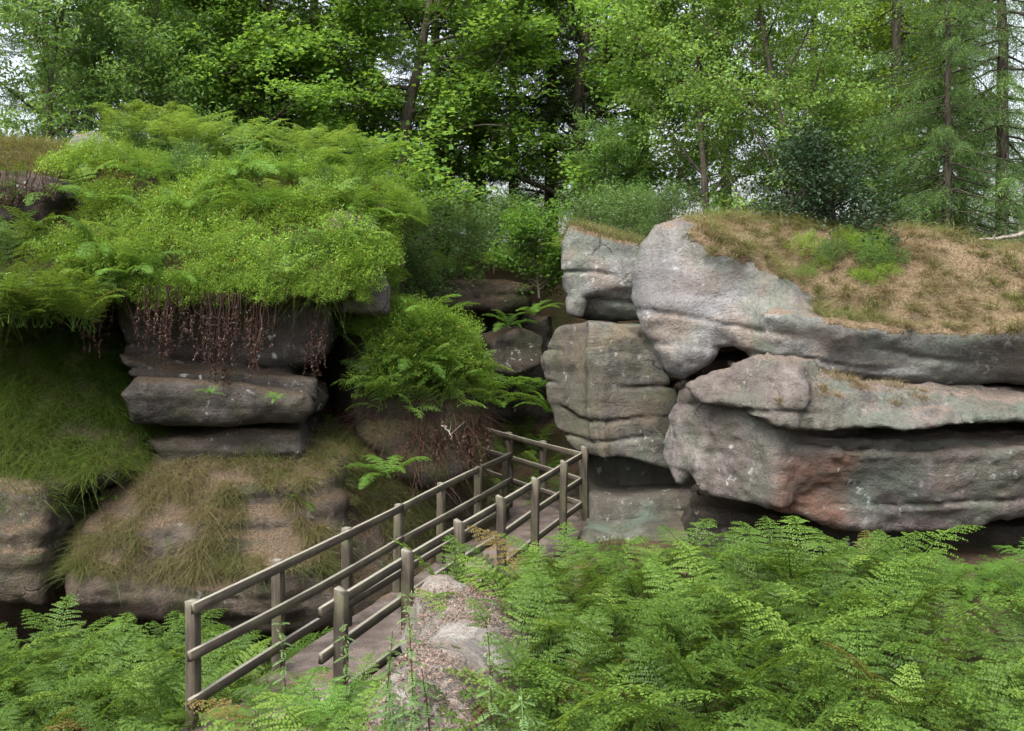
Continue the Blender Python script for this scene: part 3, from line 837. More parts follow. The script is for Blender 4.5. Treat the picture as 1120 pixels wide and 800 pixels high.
M['birch'] = leaf_mat('birch_leaf', (0.095, 0.185, 0.04), (0.205, 0.345, 0.08), 0.48)
M['yellow'] = leaf_mat('young_beech_leaf', (0.13, 0.25, 0.03), (0.27, 0.42, 0.05), 0.5)
M['rowan'] = leaf_mat('rowan_leaf', (0.08, 0.17, 0.045), (0.18, 0.32, 0.085), 0.48)
M['larch'] = leaf_mat('larch_needle', (0.055, 0.12, 0.035), (0.14, 0.24, 0.07), 0.35)
M['spruce'] = leaf_mat('dark_conifer_needle', (0.025, 0.055, 0.02), (0.065, 0.12, 0.042), 0.25)
M['holly'] = leaf_mat('holly_leaf', (0.018, 0.042, 0.018), (0.05, 0.095, 0.04), 0.15, spec=0.22, rough=0.5)
M['shrub'] = leaf_mat('elder_leaf', (0.06, 0.15, 0.02), (0.14, 0.28, 0.04), 0.4)
M['sapling'] = leaf_mat('sapling_leaf', (0.06, 0.13, 0.04), (0.14, 0.25, 0.08), 0.45)
M['nettle'] = leaf_mat('nettle_leaf', (0.07, 0.13, 0.045), (0.17, 0.26, 0.10), 0.35)
M['dry_grass'] = leaf_mat('dry_grass', (0.085, 0.125, 0.03), (0.24, 0.185, 0.12), 0.3)
M['green_grass'] = leaf_mat('green_grass', (0.05, 0.095, 0.014), (0.27, 0.20, 0.12), 0.3)
M['lush_grass'] = leaf_mat('lush_grass', (0.035, 0.085, 0.008), (0.17, 0.21, 0.05), 0.32)
M['roots'] = leaf_mat('dead_stems', (0.035, 0.018, 0.013), (0.105, 0.055, 0.04), 0.1)
M['litter'] = leaf_mat('needle_litter', (0.085, 0.06, 0.047), (0.25, 0.18, 0.145), 0.05)
M['bark_dark'] = bark_mat('dark_bark', (0.022, 0.018, 0.015), (0.07, 0.06, 0.048))
M['bark_syc'] = bark_mat('grey_bark', (0.045, 0.04, 0.03), (0.12, 0.105, 0.08))
M['bark_birch'] = bark_mat('birch_bark', (0.05, 0.04, 0.035), (0.13, 0.11, 0.095))
M['twig'] = bark_mat('dead_twig', (0.12, 0.10, 0.085), (0.25, 0.22, 0.19), 20)

# ------------------------------------------------------------------ trees
def grow(rng, p0, d0, L, r0, level, maxlevel, cfg, tubes, anchors):
    n = max(4, int(L / cfg['seg'][level]))
    pts = [np.array(p0, float)]; d = unit(np.array(d0, float))
    for i in range(n):
        d = unit(d + rng.normal(0, cfg['wob'][level], 3) + np.array([0, 0, cfg['up'][level]]))
        pts.append(pts[-1] + d * L / n)
    pts = np.array(pts)
    rad = r0 * (1 - np.linspace(0, 1, n + 1) * (0.75 if level == 0 else 0.85))
    tubes.append((pts, rad, 7 if level == 0 else (5 if level == 1 else 3)))
    if level == maxlevel:
        for k in range(1, n + 1): anchors.append((pts[k], d))
        return
    nb = cfg['nb'][level]
    for k in range(nb):
        t = cfg['t0'][level] + (1 - cfg['t0'][level]) * (k + rng.random()) / nb
        j = min(int(t * n), n - 1); fr = t * n - j
        p = pts[j] * (1 - fr) + pts[j + 1] * fr
        tg = unit(pts[j + 1] - pts[j])
        az = rng.random() * 2 * math.pi
        v = rng.normal(0, 1, 3); v -= tg * np.dot(v, tg); v = unit(v)
        if level == 0: v = unit(np.array([math.cos(az), math.sin(az), 0]))
        if level >= 1: v = unit(v * np.array([1, 1, cfg['flat']]))
        ang = RAD(cfg['ang'][level] + rng.normal(0, 10))
        dd = tg * math.cos(ang) + v * math.sin(ang)
        ll = cfg['len'][level] * (0.65 + 0.6 * rng.random()) * (1 - 0.45 * t if level == 0 else 1 - 0.4 * t)
        grow(rng, p, dd, ll, max(rad[j] * cfg['rr'], 0.004), level + 1, maxlevel, cfg, tubes, anchors)

def broadleaf(mat, bark, rng, height, r0, lean, cfg, leaf, per, spread, flatn=0.6, droop=0.0):
    tubes, anchors = [], []
    grow(rng, (0, 0, -0.3), (lean[0], lean[1], 1), height, r0, 0, cfg['levels'], cfg, tubes, anchors)
    ta = Acc()
    for p, r, s in tubes:
        V, Q = tube(p, r, s); ta.add(V, Q)
    A = np.array([a[0] for a in anchors])
    P = np.repeat(A, per, 0) + rng.normal(0, 1, (len(A) * per, 3)) * np.array([spread, spread, spread * 0.55])
    n = len(P)
    Dr = rng.normal(0, 1, (n, 3)) * np.array([1, 1, 0.4]) + np.array([0, 0, -droop])
    N = rng.normal(0, flatn, (n, 3)) + np.array([0, 0, 1.0])
    sz = leaf * (0.6 + 0.8 * rng.random(n))
    cl = noise3(P[:, 0] * 1.1, P[:, 1] * 1.1, P[:, 2] * 1.6, 91) * 0.3
    V, Q, a = leaves(P, Dr, N, sz, sz * cfg.get('wid', 0.8), rng, 0.12, np.clip(0.5 + cl + rng.normal(0, 0.2, n), 0, 0.92))
    return ta.mesh('trunk', bark, True), mesh_np('crown', V, Q, mat, a)

def conifer(mat, bark, rng, height, r0, z0, blen, droop, twig, tuft, needle, dens=1.0):
    ta = Acc(); P, Dr = [], []
    zs = np.linspace(-0.3, height, 14)
    pts = np.stack([rng.normal(0, 0.04, 14).cumsum() * 0.5, rng.normal(0, 0.04, 14).cumsum() * 0.5, zs], 1)
    V, Q = tube(pts, r0 * (1 - 0.8 * np.clip(zs / height, 0, 1)), 8); ta.add(V, Q)
    z = z0
    while z < height - 0.2:
        for k in range(3):
            az = rng.random() * 2 * math.pi
            L = blen * (1 - 0.55 * (z - z0) / (height - z0)) * (0.6 + 0.5 * rng.random())
            n = 9
            t = np.linspace(0, 1, n)
            hx = np.interp(z, zs, pts[:, 0]); hy = np.interp(z, zs, pts[:, 1])
            r = L * t
            zz = z - droop * L * (t ** 1.2) * 0.5 + 0.18 * L * t ** 3
            wob = rng.normal(0, 0.03 * L, n).cumsum() * 0.5
            bp = np.stack([hx + r * math.cos(az) - wob * math.sin(az), hy + r * math.sin(az) + wob * math.cos(az), zz + rng.normal(0, 0.03, n)], 1)
            V, Q = tube(bp, 0.035 * (L / 3) * (1 - 0.85 * t), 4); ta.add(V, Q)
            m = int(L * twig)
            for j in range(m):
                tt = 0.15 + 0.85 * rng.random()
                p = np.array([np.interp(tt, t, bp[:, c]) for c in range(3)])
                sl = (0.25 + 0.55 * rng.random()) * (0.5 + 0.5 * min(1, (1 - tt) * 3 + 0.3))
                a2 = az + (rng.random() - 0.5) * 2.6
                dd = unit(np.array([math.cos(a2), math.sin(a2), -droop * (0.5 + rng.random())]))
                s = np.linspace(0.03, 1, tuft)
                q = p + dd * (s * sl)[:, None] - np.array([0, 0, 1.0]) * (0.35 * droop * sl * s ** 2)[:, None]
                P.append(np.repeat(q, 2, 0) + rng.normal(0, 0.015, (2 * tuft, 3)))
                Dr.append(np.repeat(dd[None], 2 * tuft, 0) * 0.9 + rng.normal(0, 0.75, (2 * tuft, 3)))
        z += 0.32 / dens * (0.7 + 0.6 * rng.random())
    P = np.concatenate(P); Dr = np.concatenate(Dr); n = len(P)
    N = rng.normal(0, 0.7, (n, 3)) + np.array([0, 0, 1.0])
    sz = needle * (0.6 + 0.8 * rng.random(n))
    V, Q, a = leaves(P, Dr, N, sz, sz * 0.22, rng, 0.1, np.clip(rng.normal(0.45, 0.22, n), 0, 0.92))
    return ta.mesh('trunk', bark, True), mesh_np('crown', V, Q, mat, a)

def tree(name, meshes, px, D, label, cat, group=None, rz=0.0, s=1.0, dz=0.0, z=None):
    x = (px - CX) / F * D
    root = empty(name, (x, D, (Hs(x, D) if z is None else z) + dz), rz, s)
    tag(root, label, cat, group)
    obj('trunk', meshes[0], root); obj('crown', meshes[1], root)
    return root

CFG_SYC = dict(levels=3, seg=[0.5, 0.35, 0.25, 0.16], wob=[0.07, 0.13, 0.18, 0.25], up=[0.02, 0.03, 0.0, -0.02], nb=[27, 10, 6], t0=[0.14, 0.2, 0.2],
               ang=[76, 50, 50], len=[5.0, 1.9, 0.7], rr=0.45, flat=0.35, wid=0.95)
CFG_BIRCH = dict(levels=3, seg=[0.5, 0.3, 0.2, 0.12], wob=[0.04, 0.10, 0.16, 0.2], up=[0.03, 0.04, -0.02, -0.06], nb=[26, 9, 5], t0=[0.06, 0.15, 0.15],
                 ang=[52, 48, 45], len=[3.0, 1.15, 0.5], rr=0.4, flat=0.7, wid=0.75)
CFG_BUSH = dict(levels=2, seg=[0.2, 0.18, 0.1], wob=[0.12, 0.2, 0.25], up=[0.0, 0.05, 0.05], nb=[26, 9], t0=[0.02, 0.15],
                ang=[55, 50], len=[1.25, 0.45], rr=0.5, flat=0.9, wid=0.6)
CFG_ROWAN = dict(levels=3, seg=[0.4, 0.3, 0.2, 0.12], wob=[0.08, 0.12, 0.16, 0.2], up=[0.02, 0.05, 0.0, -0.03], nb=[20, 8, 5], t0=[0.05, 0.2, 0.15],
                 ang=[48, 48, 48], len=[2.6, 1.1, 0.5], rr=0.45, flat=0.6, wid=0.42)

R_ = np.random.default_rng
syc = [broadleaf(M['sycamore'], M['bark_syc'], R_(21), 9.0, 0.24, (0.06, -0.05), CFG_SYC, 0.105, 9, 0.15, 0.4),
       broadleaf(M['sycamore'], M['bark_syc'], R_(22), 10.0, 0.22, (-0.08, 0.0), CFG_SYC, 0.105, 8, 0.16, 0.4)]
bir = [broadleaf(M['birch'], M['bark_birch'], R_(31), 8.0, 0.085, (0.03, 0.0), CFG_BIRCH, 0.065, 8, 0.11, 0.8, 0.4),
       broadleaf(M['birch'], M['bark_birch'], R_(32), 8.5, 0.09, (-0.04, 0.0), CFG_BIRCH, 0.065, 8, 0.11, 0.8, 0.4)]
yel = broadleaf(M['yellow'], M['bark_birch'], R_(33), 6.0, 0.07, (0.0, 0.0), CFG_BIRCH, 0.085, 5, 0.13, 0.6, 0.3)
row = [broadleaf(M['rowan'], M['bark_syc'], R_(41), 5.5, 0.08, (0.05, -0.05), CFG_ROWAN, 0.10, 8, 0.14, 0.7, 0.5),
       broadleaf(M['rowan'], M['bark_syc'], R_(42), 6.2, 0.08, (-0.08, 0.0), CFG_ROWAN, 0.10, 8, 0.14, 0.7, 0.5)]
hol = broadleaf(M['holly'], M['bark_dark'], R_(51), 1.7, 0.06, (0.02, -0.02), CFG_BUSH, 0.055, 14, 0.12, 0.9)
shr = [broadleaf(M['shrub'], M['bark_syc'], R_(52), 1.3, 0.03, (0.0, 0.0), CFG_BUSH, 0.075, 7, 0.10, 0.6),
       broadleaf(M['sapling'], M['bark_syc'], R_(53), 1.7, 0.025, (0.05, 0.0), CFG_BUSH, 0.06, 4, 0.12, 0.7)]
lar = [conifer(M['larch'], M['bark_dark'], R_(61), 11.5, 0.17, 0.9, 3.6, 0.75, 22, 9, 0.075),
       conifer(M['larch'], M['bark_dark'], R_(62), 12.0, 0.15, 0.6, 3.2, 0.9, 22, 9, 0.075)]
spr = [conifer(M['spruce'], M['bark_dark'], R_(71), 14, 0.24, 2.2, 3.4, 0.5, 16, 8, 0.11, 0.8),
       conifer(M['spruce'], M['bark_dark'], R_(72), 15, 0.28, 3.4, 3.8, 0.35, 15, 8, 0.11, 0.7),
       conifer(M['spruce'], M['bark_dark'], R_(73), 13, 0.2, 1.2, 3.0, 0.6, 17, 8, 0.11, 0.8)]

tree('sycamore_tree', syc[0], 424, 22.5, 'spreading sycamore with layered bright leaves and leaning grey trunk over the cleft', 'tree', rz=0.6)
tree('sycamore_tree', syc[1], 630, 26, 'sycamore at centre standing behind the gap between the rocks', 'tree', rz=2.0)
tree('sycamore_tree', syc[1], 215, 24, 'sycamore rising behind the ferny crest of the left mound', 'tree', rz=4.0, s=0.95)
tree('birch_tree', bir[0], 866, 18.5, 'slender birch with dark stem directly behind the holly bush', 'tree', rz=0.4)
tree('birch_tree', bir[1], 775, 20.5, 'birch with airy pale leaves left of the holly bush', 'tree', rz=2.2)
tree('beech_tree', yel, 905, 22.5, 'young yellow green tree glowing behind the slender birch', 'tree', rz=1.0)
tree('rowan_tree', row[0], 60, 19.5, 'rowan with feathery blue green leaves at the left edge', 'tree', rz=0.3)
tree('rowan_tree', row[1], 150, 20.5, 'rowan above the small crest boulder at top left', 'tree', rz=1.9)
tree('rowan_tree', row[0], 690, 22.0, 'rowan sapling behind the smaller grassy block', 'tree', rz=4.2, s=0.62)
tree('larch_tree', lar[0], 985, 21.0, 'larch with drooping sprays and dark trunk right of the holly', 'tree', rz=0.2)
tree('larch_tree', lar[1], 1095, 18.5, 'larch trailing low boughs over the dry grass at the right edge', 'tree', rz=1.5, s=0.9)
tree('larch_tree', lar[1], 1050, 27, 'larch standing back between the two nearer larches', 'tree', rz=3.3)
tree('larch_tree', lar[0], 1035, 17.6, 'low larch hanging its boughs just over the grassy boulder top', 'tree', rz=2.6, s=0.55)
tree('holly_bush', hol, 912, 15.6, 'dark glossy holly bush on top of the huge boulder', 'bush', z=4.3, s=1.08)
tree('holly_bush', hol, 972, 14.6, 'small holly seedling in the dry grass below the holly bush', 'bush', z=4.05, s=0.26, rz=2)
tree('elder_bush', shr[0], 590, 19.2, 'rounded bright green bush at the left end of the smaller block', 'bush', z=3.9)
tree('sycamore_tree', syc[0], 330, 23.5, 'low spreading sycamore limbs over the right shoulder of the left mound', 'tree', rz=3.6, s=0.8)
for i, (px, D, z, s, lab) in enumerate([(475, 21.0, 4.2, 1.0, 'pale sapling in front of the sycamore trunk'), (540, 22.5, 4.4, 0.9, 'thin sapling above the brown rock shelf'),
                                   (440, 19.5, 3.4, 0.9, 'leggy sapling behind the bare tilted slab'), (655, 20.0, 4.4, 0.8, 'leafy sapling on the ground behind the smaller block'),
                                   (735, 18.5, 4.7, 0.6, 'low sapling just behind the huge boulder'), (505, 20.8, 4.0, 0.85, 'sapling over the middle of the back shelf'),
                                   (458, 20.2, 3.2, 0.7, 'small sapling left of the back shelf'), (560, 21.6, 4.4, 0.9, 'sapling behind the rounded bright green bush'), (700, 19.3, 4.5, 0.75, 'bushy sapling between the two grey blocks')]):
    tree('sapling', shr[1], px, D, lab, 'sapling', z=z, s=s, rz=i * 1.3)
rg = R_(99)
spots = [(190, 30), (262, 33), (345, 29), (470, 31), (515, 26.5), (556, 32), (600, 29), (700, 28), (790, 34), (955, 27), (1015, 36), (55, 33), (125, 36), (400, 41), (640, 42), (880, 42)]
for i, (px, D) in enumerate(spots):
    tree('spruce_tree', spr[i % 3], px + rg.normal(0, 6), D, 'tall dark conifer in the woodland behind the rocks', 'tree', 'dark conifers of the woodland behind', rz=rg.random() * 6.3, s=0.85 + 0.35 * rg.random())

# ------------------------------------------------------------------ ferns
bf = [frond_mesh('frond', M['bracken'], R_(200 + i), L=0.95 + 0.08 * i, Wd=0.27 + 0.02 * (i % 3), npair=14, th0=3 + 2 * i, th1=40 + 12 * i, stipe=0.25, curl=(30 if i in (0, 2) else 0)) for i in range(5)]
ff = [frond_mesh('frond', M['fern'], R_(220 + i), L=0.62 + 0.05 * i, Wd=0.115, npair=20, kind='male', th0=12 + 5 * i, th1=85 + 8 * i, stipe=0.14, step=0.016) for i in range(4)]
pf = [frond_mesh('frond', M['bracken_far'], R_(240 + i), L=0.85, Wd=0.27, npair=12, th0=8, th1=72 + 6 * i, stipe=0.25, step=0.032) for i in range(3)]

def fern_template(fronds, n, rng, tilt, name):
    root = empty(name)
    for k in range(n):
        o = obj('frond', fronds[k % len(fronds)], root)
        az = 2 * math.pi * (k + 0.7 * rng.random()) / n
        ti = RAD(tilt * (0.3 + rng.random()))
        s = 0.75 + 0.4 * rng.random()
        o.matrix_local = Matrix.Rotation(az, 4, 'Z') @ Matrix.Rotation(-ti, 4, 'X') @ Matrix.Scale(s, 4)
        o.location = ((rng.random() - 0.5) * 0.14, (rng.random() - 0.5) * 0.14, 0)
    return root

TB = [fern_template(bf, 5, R_(300 + i), 24, 'bracken_fern') for i in range(5)]
TF = [fern_template(ff, 8, R_(320 + i), 30, 'shield_fern') for i in range(3)]
TP = [fern_template(pf, 4, R_(340 + i), 26, 'pale_bracken') for i in range(3)]  # pale bracken plants, for the mound, its crest and the back shelf
_used = set()
def put(tpl, loc, rz, s, label, cat, group=None, tilt=(0, 0)):
    if id(tpl) not in _used: _used.add(id(tpl)); o = tpl
    else: o = copy_tree(tpl)
    o.location = loc; o.rotation_euler = (tilt[0], tilt[1], rz); o.scale = (s, s, s)
    tag(o, label, cat, group)
    return o

def scatter_plan(n, xr, yr, ok, rng, mind):
    out = []
    tries = 0
    while len(out) < n and tries < 30000:
        tries += 1
        x = xr[0] + (xr[1] - xr[0]) * rng.random(); y = yr[0] + (yr[1] - yr[0]) * rng.random()
        if not ok(x, y): continue
        if any((x - a) ** 2 + (y - b) ** 2 < mind * mind for a, b in out): continue
        out.append((x, y))
    return out

rg = R_(7)
def inpx(x, y, m=150): return -m < CX + F * x / y - 0 < 1120 + m
def okR(x, y):
    s = x - path_cx(y)
    if s < 1.0 or not inpx(x, y): return False
    if -1.3 < x < -0.28 and 6.2 < y < 9.6: return False
    if -1.2 < x < -0.05 and 8.2 < y < 10.2: return False
    px = CX + F * x / y
    if px < 548 and y < 8.0: return px < 395 and rg.random() < 0.5
    if y > 10.4 - 0.7 * (px > 1010) - 0.6 * (px > 1045): return False
    return True
for i, (x, y) in enumerate(scatter_plan(142, (-1.6, 6.6), (4.9, 10.5), okR, rg, 0.38)):
    px = CX + F * x / y
    s = 0.82 + 0.45 * rg.random()
    if 540 < px < 800 and y > 8: s *= 0.86
    if px > 1000 and y > 7.6: s *= 0.72
    put(TB[i % 5], (x, y, Hs(x, y) - 0.03), rg.random() * 6.3, s, 'bright green bracken fern in the dense bank below the prow boulder', 'fern', 'bracken filling the bank right of the path',
        (rg.normal(0, 0.08), rg.normal(0, 0.08)))
def okL(x, y):
    s = x - path_cx(y)
    return s < -0.85 and inpx(x, y, 60)
for i, (x, y) in enumerate(scatter_plan(72, (-7.0, -2.6), (7.4, 11.2), okL, rg, 0.3)):
    put(TB[(i * 2) % 5], (x, y, Hs(x, y) - 0.03), rg.random() * 6.3, 0.72 + 0.28 * rg.random(), 'bracken fern in the bed left of the near fence end', 'fern', 'bracken in the bed left of the fence',
        (rg.normal(0, 0.08), rg.normal(0, 0.08)))
# singled out ferns
def fern_at(tpl, px, py, D, s, label, rz=None, tilt=(0, 0)):
    p = W(px, py, D)
    put(tpl, tuple(p), rg.random() * 6.3 if rz is None else rz, s, label, 'fern', None, tilt)
fern_at(TF[0], 425, 522, 13.9, 1.0, 'arching shield fern alone on the shaded grass bank', 1.0)
fern_at(TF[1], 585, 345, 18.2, 0.85, 'fern sprouting from the cleft edge of the smaller block', 2.0)
fern_at(TF[2], 640, 612, 11.2, 0.9, 'fern fronds rising against the fence corner post', 0.5)
fern_at(TF[1], 1140, 640, 9.4, 1.1, 'fern reaching in from the right edge beside the dark ledge', 2.6)
fern_at(TF[0], 330, 800, 6.9, 1.0, 'bright fern at the near end of the path', 0.2)
fern_at(TF[2], 290, 805, 7.2, 0.9, 'yellow green fern in front of the second fence post', 1.4)
fern_at(TF[1], 365, 815, 6.6, 0.9, 'fern overlapping the foot of the first pointed post', 3.0)
for i, (px, py) in enumerate([(230, 432), (300, 438), (440, 330)]):
    fern_at(TF[i], px, py, 12.95 if i < 2 else 14.6, 0.32, ['tiny fern under the longest bunch of dead stems', 'tiny fern on the right end of the log shaped slab', 'little fern between the two bilberry clumps'][i])
# ferns behind the far bend, in the cleft
for i, (px, py, D) in enumerate([(560, 490, 19), (585, 470, 19.3), (570, 455, 20.2), (600, 500, 18.2), (545, 480, 20), (615, 520, 17.7), (575, 520, 18.4), (560, 540, 18.3), (595, 535, 17.8)]):
    p = W(px, py + 28, D)
    put(TB[i % 5], tuple(p), rg.random() * 6.3, 0.75, 'fern crowding the path behind the far fence', 'fern', 'ferns behind the far fence', (rg.normal(0, 0.1), 0))
# ferns on the shelf at the back
for i, px in enumerate([470, 490, 512, 535, 556, 578, 598]):
    p = W(px, 300 + rg.normal(0, 5), 20.4)
    put(TP[i % 3], tuple(p), rg.random() * 6.3, 0.8, 'fern on top of the shelf at the back of the cleft', 'fern', 'ferns on the back shelf', (0.1, 0))
# left mound: fern clump at left edge, scattered fronds, and the pale bracken along the crest
P, N = sample('L0', 38, rg, lambda C, N, px, py: (px < 125) & (py > 215) & (px > -40) & (N[:, 1] < 0.3))
for i in range(len(P)):
    put(TB[i % 5], tuple(P[i] + np.array([0, -0.15, -0.1])), rg.random() * 6.3, 0.68 + 0.25 * rg.random(), 'fern in the dark clump at the left edge of the mound', 'fern', 'ferns at the left edge of the mound', (0.35, rg.normal(0, 0.15)))
P, N = sample('L0', 60, rg, lambda C, N, px, py: (px > 70) & (px < 425) & (py > 175) & (py < 335) & (N[:, 1] < 0.3))
for i in range(len(P)):
    put((TF[i % 3] if i % 3 == 1 else TP[i % 3]), tuple(P[i] + np.array([0.03, -0.14, 0.14])), rg.random() * 6.3, 1.3 if i % 3 == 1 else 0.6 + 0.25 * rg.random(), 'fern poking through the bilberry on the left mound', 'fern', 'ferns among the bilberry', (0.3, 0))
for i in range(46):
    px = 120 + 290 * rg.random(); D = 17.0 + 1.6 * rg.random(); x = (px - CX) / F * D
    py = 138 + (px - 120) * 0.12 - (D - 17) * 14
    z = CZ - (py - HY) / F * D
    put(TP[i % 3], (x, D, z - 0.35), rg.random() * 6.3, 0.95, 'pale fern along the crest of the left mound', 'fern', 'ferns along the left crest', (0.1, 0))
for i in range(22):
    px = 600 + 200 * rg.random(); D = 17.8 + 1.8 * rg.random(); x = (px - CX) / F * D
    put(TP[i % 3], (x, D, Hs(x, D) - 0.1 if px > 690 else 4.25 + 0.1 * rg.random()), rg.random() * 6.3, 0.85, 'pale fern in the strip behind the smaller block', 'fern', 'ferns behind the smaller block', (0.1, 0))
# clump beside the bridge
P, N = sample('L7', 34, rg, lambda C, N, px, py: (px > 396) & (px < 535) & (py > 405) & (py < 458) & (N[:, 1] < 0.2))
for i in range(len(P)):
    put((TB[i % 5] if i % 3 == 0 else TP[i % 3]), tuple(P[i] + np.array([0.05, -0.2, 0.06])), rg.random() * 6.3, 0.6 + 0.25 * rg.random(), 'fern in the clump bulging beside the bridge', 'fern', 'ferns of the clump beside the bridge', (0.5, rg.normal(0, 0.15)))

# ------------------------------------------------------------------ bilberry and other low bushes
def bilberry_mesh(seed, R=0.36, hgt=0.36, n=2400, size=0.027, mat='bilberry'):
    rng = R_(seed)
    ns = 110
    acc = Acc()
    az = rng.random(ns) * 6.28; rr = R * np.sqrt(rng.random(ns))
    base = np.stack([rr * np.cos(az) * 0.6, rr * np.sin(az) * 0.6, np.zeros(ns) - 0.05], 1)
    top = np.stack([rr * np.cos(az), rr * np.sin(az), hgt * (1 - 0.55 * (rr / R) ** 2) * (0.65 + 0.5 * rng.random(ns))], 1)
    k = n // ns
    s = 0.3 + 0.7 * rng.random((ns, k)) ** 0.7
    P = (base[:, None] + (top - base)[:, None] * s[..., None]).reshape(-1, 3) + rng.normal(0, 0.018, (ns * k, 3))
    ax = np.repeat(unit(top - base), k, 0)
    Dr = ax * 0.7 + rng.normal(0, 0.7, P.shape)
    N = rng.normal(0, 0.6, P.shape) + np.array([0, 0, 0.8])
    tone = np.clip(0.15 + 0.75 * s.reshape(-1) * rng.random(len(P)) ** 0.4 + (rng.random(len(P)) < 0.015) * 0.5, 0, 1)
    sz = size * (0.6 + 0.8 * rng.random(len(P)))
    V, Q, a = leaves(P, Dr, N, sz, sz * 0.55, rng, 0.1, tone)
    acc.add(V, Q, a)
    return acc.mesh('bilberry_bush', M[mat])
BB = [bilberry_mesh(400 + i, mat=('bilberry', 'bilberry_green', 'bilberry', 'bilberry_deep', 'bilberry_green', 'bilberry', 'bilberry_deep')[i], hgt=0.30 + 0.05 * (i % 4), n=2900 - 400 * (i % 3), size=0.022) for i in range(7)]
def bush(P, N, i, label, group, smin=0.7, smax=1.25):
    o = obj('bilberry_bush', BB[(i % 7) if fbm(np.array([P[0] * 0.6]), np.array([P[1] * 0.6]), np.array([P[2] * 0.8]), 2, 66)[0] > -0.08 else (0, 2, 5)[i % 3]])
    q = Vector((N[0] * 0.6, N[1] * 0.6, max(N[2], 0.25) + 0.35)).to_track_quat('Z', 'Y')
    o.rotation_mode = 'QUATERNION'; o.rotation_quaternion = q
    o.location = P; s = smin + (smax - smin) * rg.random(); o.scale = (s, s, s)
    tag(o, label, 'bush', group)
P, N = sample('L0', 185, rg, lambda C, N, px, py: (px > 60) & (px < 450) & (py > 150 + np.clip(140 - px, 0, 100) * 0.6) & (py < 345) & (N[:, 1] < 0.35) & (N[:, 2] > -0.3))
for i in range(len(P)): bush(P[i], N[i], i, 'yellow green bilberry bush on the mound over the left outcrop', 'bilberry bushes on the left mound', 0.7, 1.6)
P, N = sample('L7', 75, rg, lambda C, N, px, py: (px > 390) & (px < 545) & (py > 335) & (py < 430) & (N[:, 1] < 0.6) & (N[:, 2] > -0.2))
for i in range(len(P)): bush(P[i] + np.array([0, -0.08, 0.05]), N[i], (0, 2, 5)[i % 3], 'yellow green bilberry bush in the clump beside the bridge', 'bilberry bushes beside the bridge', 0.9, 1.5)
P, N = sample('R4', 19, rg, lambda C, N, px, py: (px > 866) & (px < 985) & (py > 262) & (py < 322) & (N[:, 1] < 0.3))
for i in range(len(P)): bush(P[i], N[i], i, 'green bilberry bush below the holly on the boulder', 'bilberry bushes below the holly', 0.55, 0.9)

# ------------------------------------------------------------------ grass
def gobj(name, me, label, cat='grass'):
    o = obj(name, me); tag(o, label, cat, None, 'stuff')
rg = R_(77)
def patch(s): return lambda P: 0.5 + 0.75 * fbm(P[:, 0] * 1.1, P[:, 1] * 1.1, P[:, 2] * 1.1, 3, s)
def tufts(name, key, nt, nb, nthatch, mat, fn, lmin, lmax, w, hang, vseed, vlo, vhi, label, spread=0.06, thv=(0.75, 1.0)):
    """Tussocks: blades splayed from common roots, over a short tangled thatch."""
    C, Nn = sample(key, nt, rg, fn)
    idx = np.repeat(np.arange(nt), nb)
    size = 0.55 + 0.75 * rg.random(nt)
    off = rg.normal(0, 1, (len(idx), 3)); off -= Nn[idx] * np.sum(off * Nn[idx], 1, keepdims=True)
    P = C[idx] + off * (spread * size[idx])[:, None] * 0.5
    N = unit(Nn[idx] + off * 0.55)
    tv = vlo + (vhi - vlo) * np.clip(0.5 + 1.1 * fbm(C[:, 0] * 0.9, C[:, 1] * 0.9, C[:, 2] * 0.9, 3, vseed) + rg.normal(0, 0.22, nt), 0, 1)
    me1 = grass(name, P, N, None, rg, lmin, lmax, w, 0.45, hang, varf=tv[idx], lsc=size[idx])
    T, TN = sample(key, nthatch, rg, fn)
    me2 = grass(name, T, TN, None, rg, 0.04, 0.16, w, 1.2, 0.9, varf=thv[0] + (thv[1] - thv[0]) * rg.random(nthatch))
    V = np.concatenate([me1[0], me2[0]]); Q = np.concatenate([me1[1], me2[1] + len(me1[0])]); a = np.concatenate([me1[2], me2[2]])
    gobj(name, mesh_np(name, V, Q, mat, a), label)
tufts('dry_grass', 'R4', 900, 56, 42000, M['dry_grass'], capR4, 0.12, 0.42, 0.008, 0.8, 5, -0.35, 1.0, 'dry brown and green grass over the huge boulder')
tufts('dry_grass', 'R5', 40, 60, 1500, M['dry_grass'], lambda C, N, px, py: (N[:, 2] > 0.5) & (px > 850) & (px < 1010) & (py > 405) & (py < 445) & (fbm(C[:, 0] * 2, C[:, 1] * 2, C[:, 2], 2, 3) > 0.05), 0.05, 0.2, 0.007, 0.5, 6, 0.6, 1.0, 'reddish dry grass tufts on the ledge of the prow boulder')
P, N = sample('R1', 6000, rg, lambda C, N, px, py: (N[:, 2] > 0.5) & (py < 285))
gobj('grass', grass('grass', P, N, M['dry_grass'], rg, 0.1, 0.36, 0.008, 0.8, 0.6, varf=lambda P: 0.0 + 0.7 * patch(9)(P) * 0.6), 'pale green grass on the smaller grey block')
tufts('hanging_grass', 'L4', 640, 60, 60000, M['green_grass'], lambda C, N, px, py: (N[:, 1] < 0.4) & (N[:, 2] > -0.05) & (py > 470) & (py < 640 - 0.10 * np.abs(px - 200)) & (fbm(C[:, 0] * 1.3, C[:, 1] * 1.3, C[:, 2] * 1.3, 3, 15) > -0.16),
      0.07, 0.32, 0.007, 1.0, 15, 0.0, 0.95, 'green and straw coloured grass hanging over the low outcrop', 0.12)
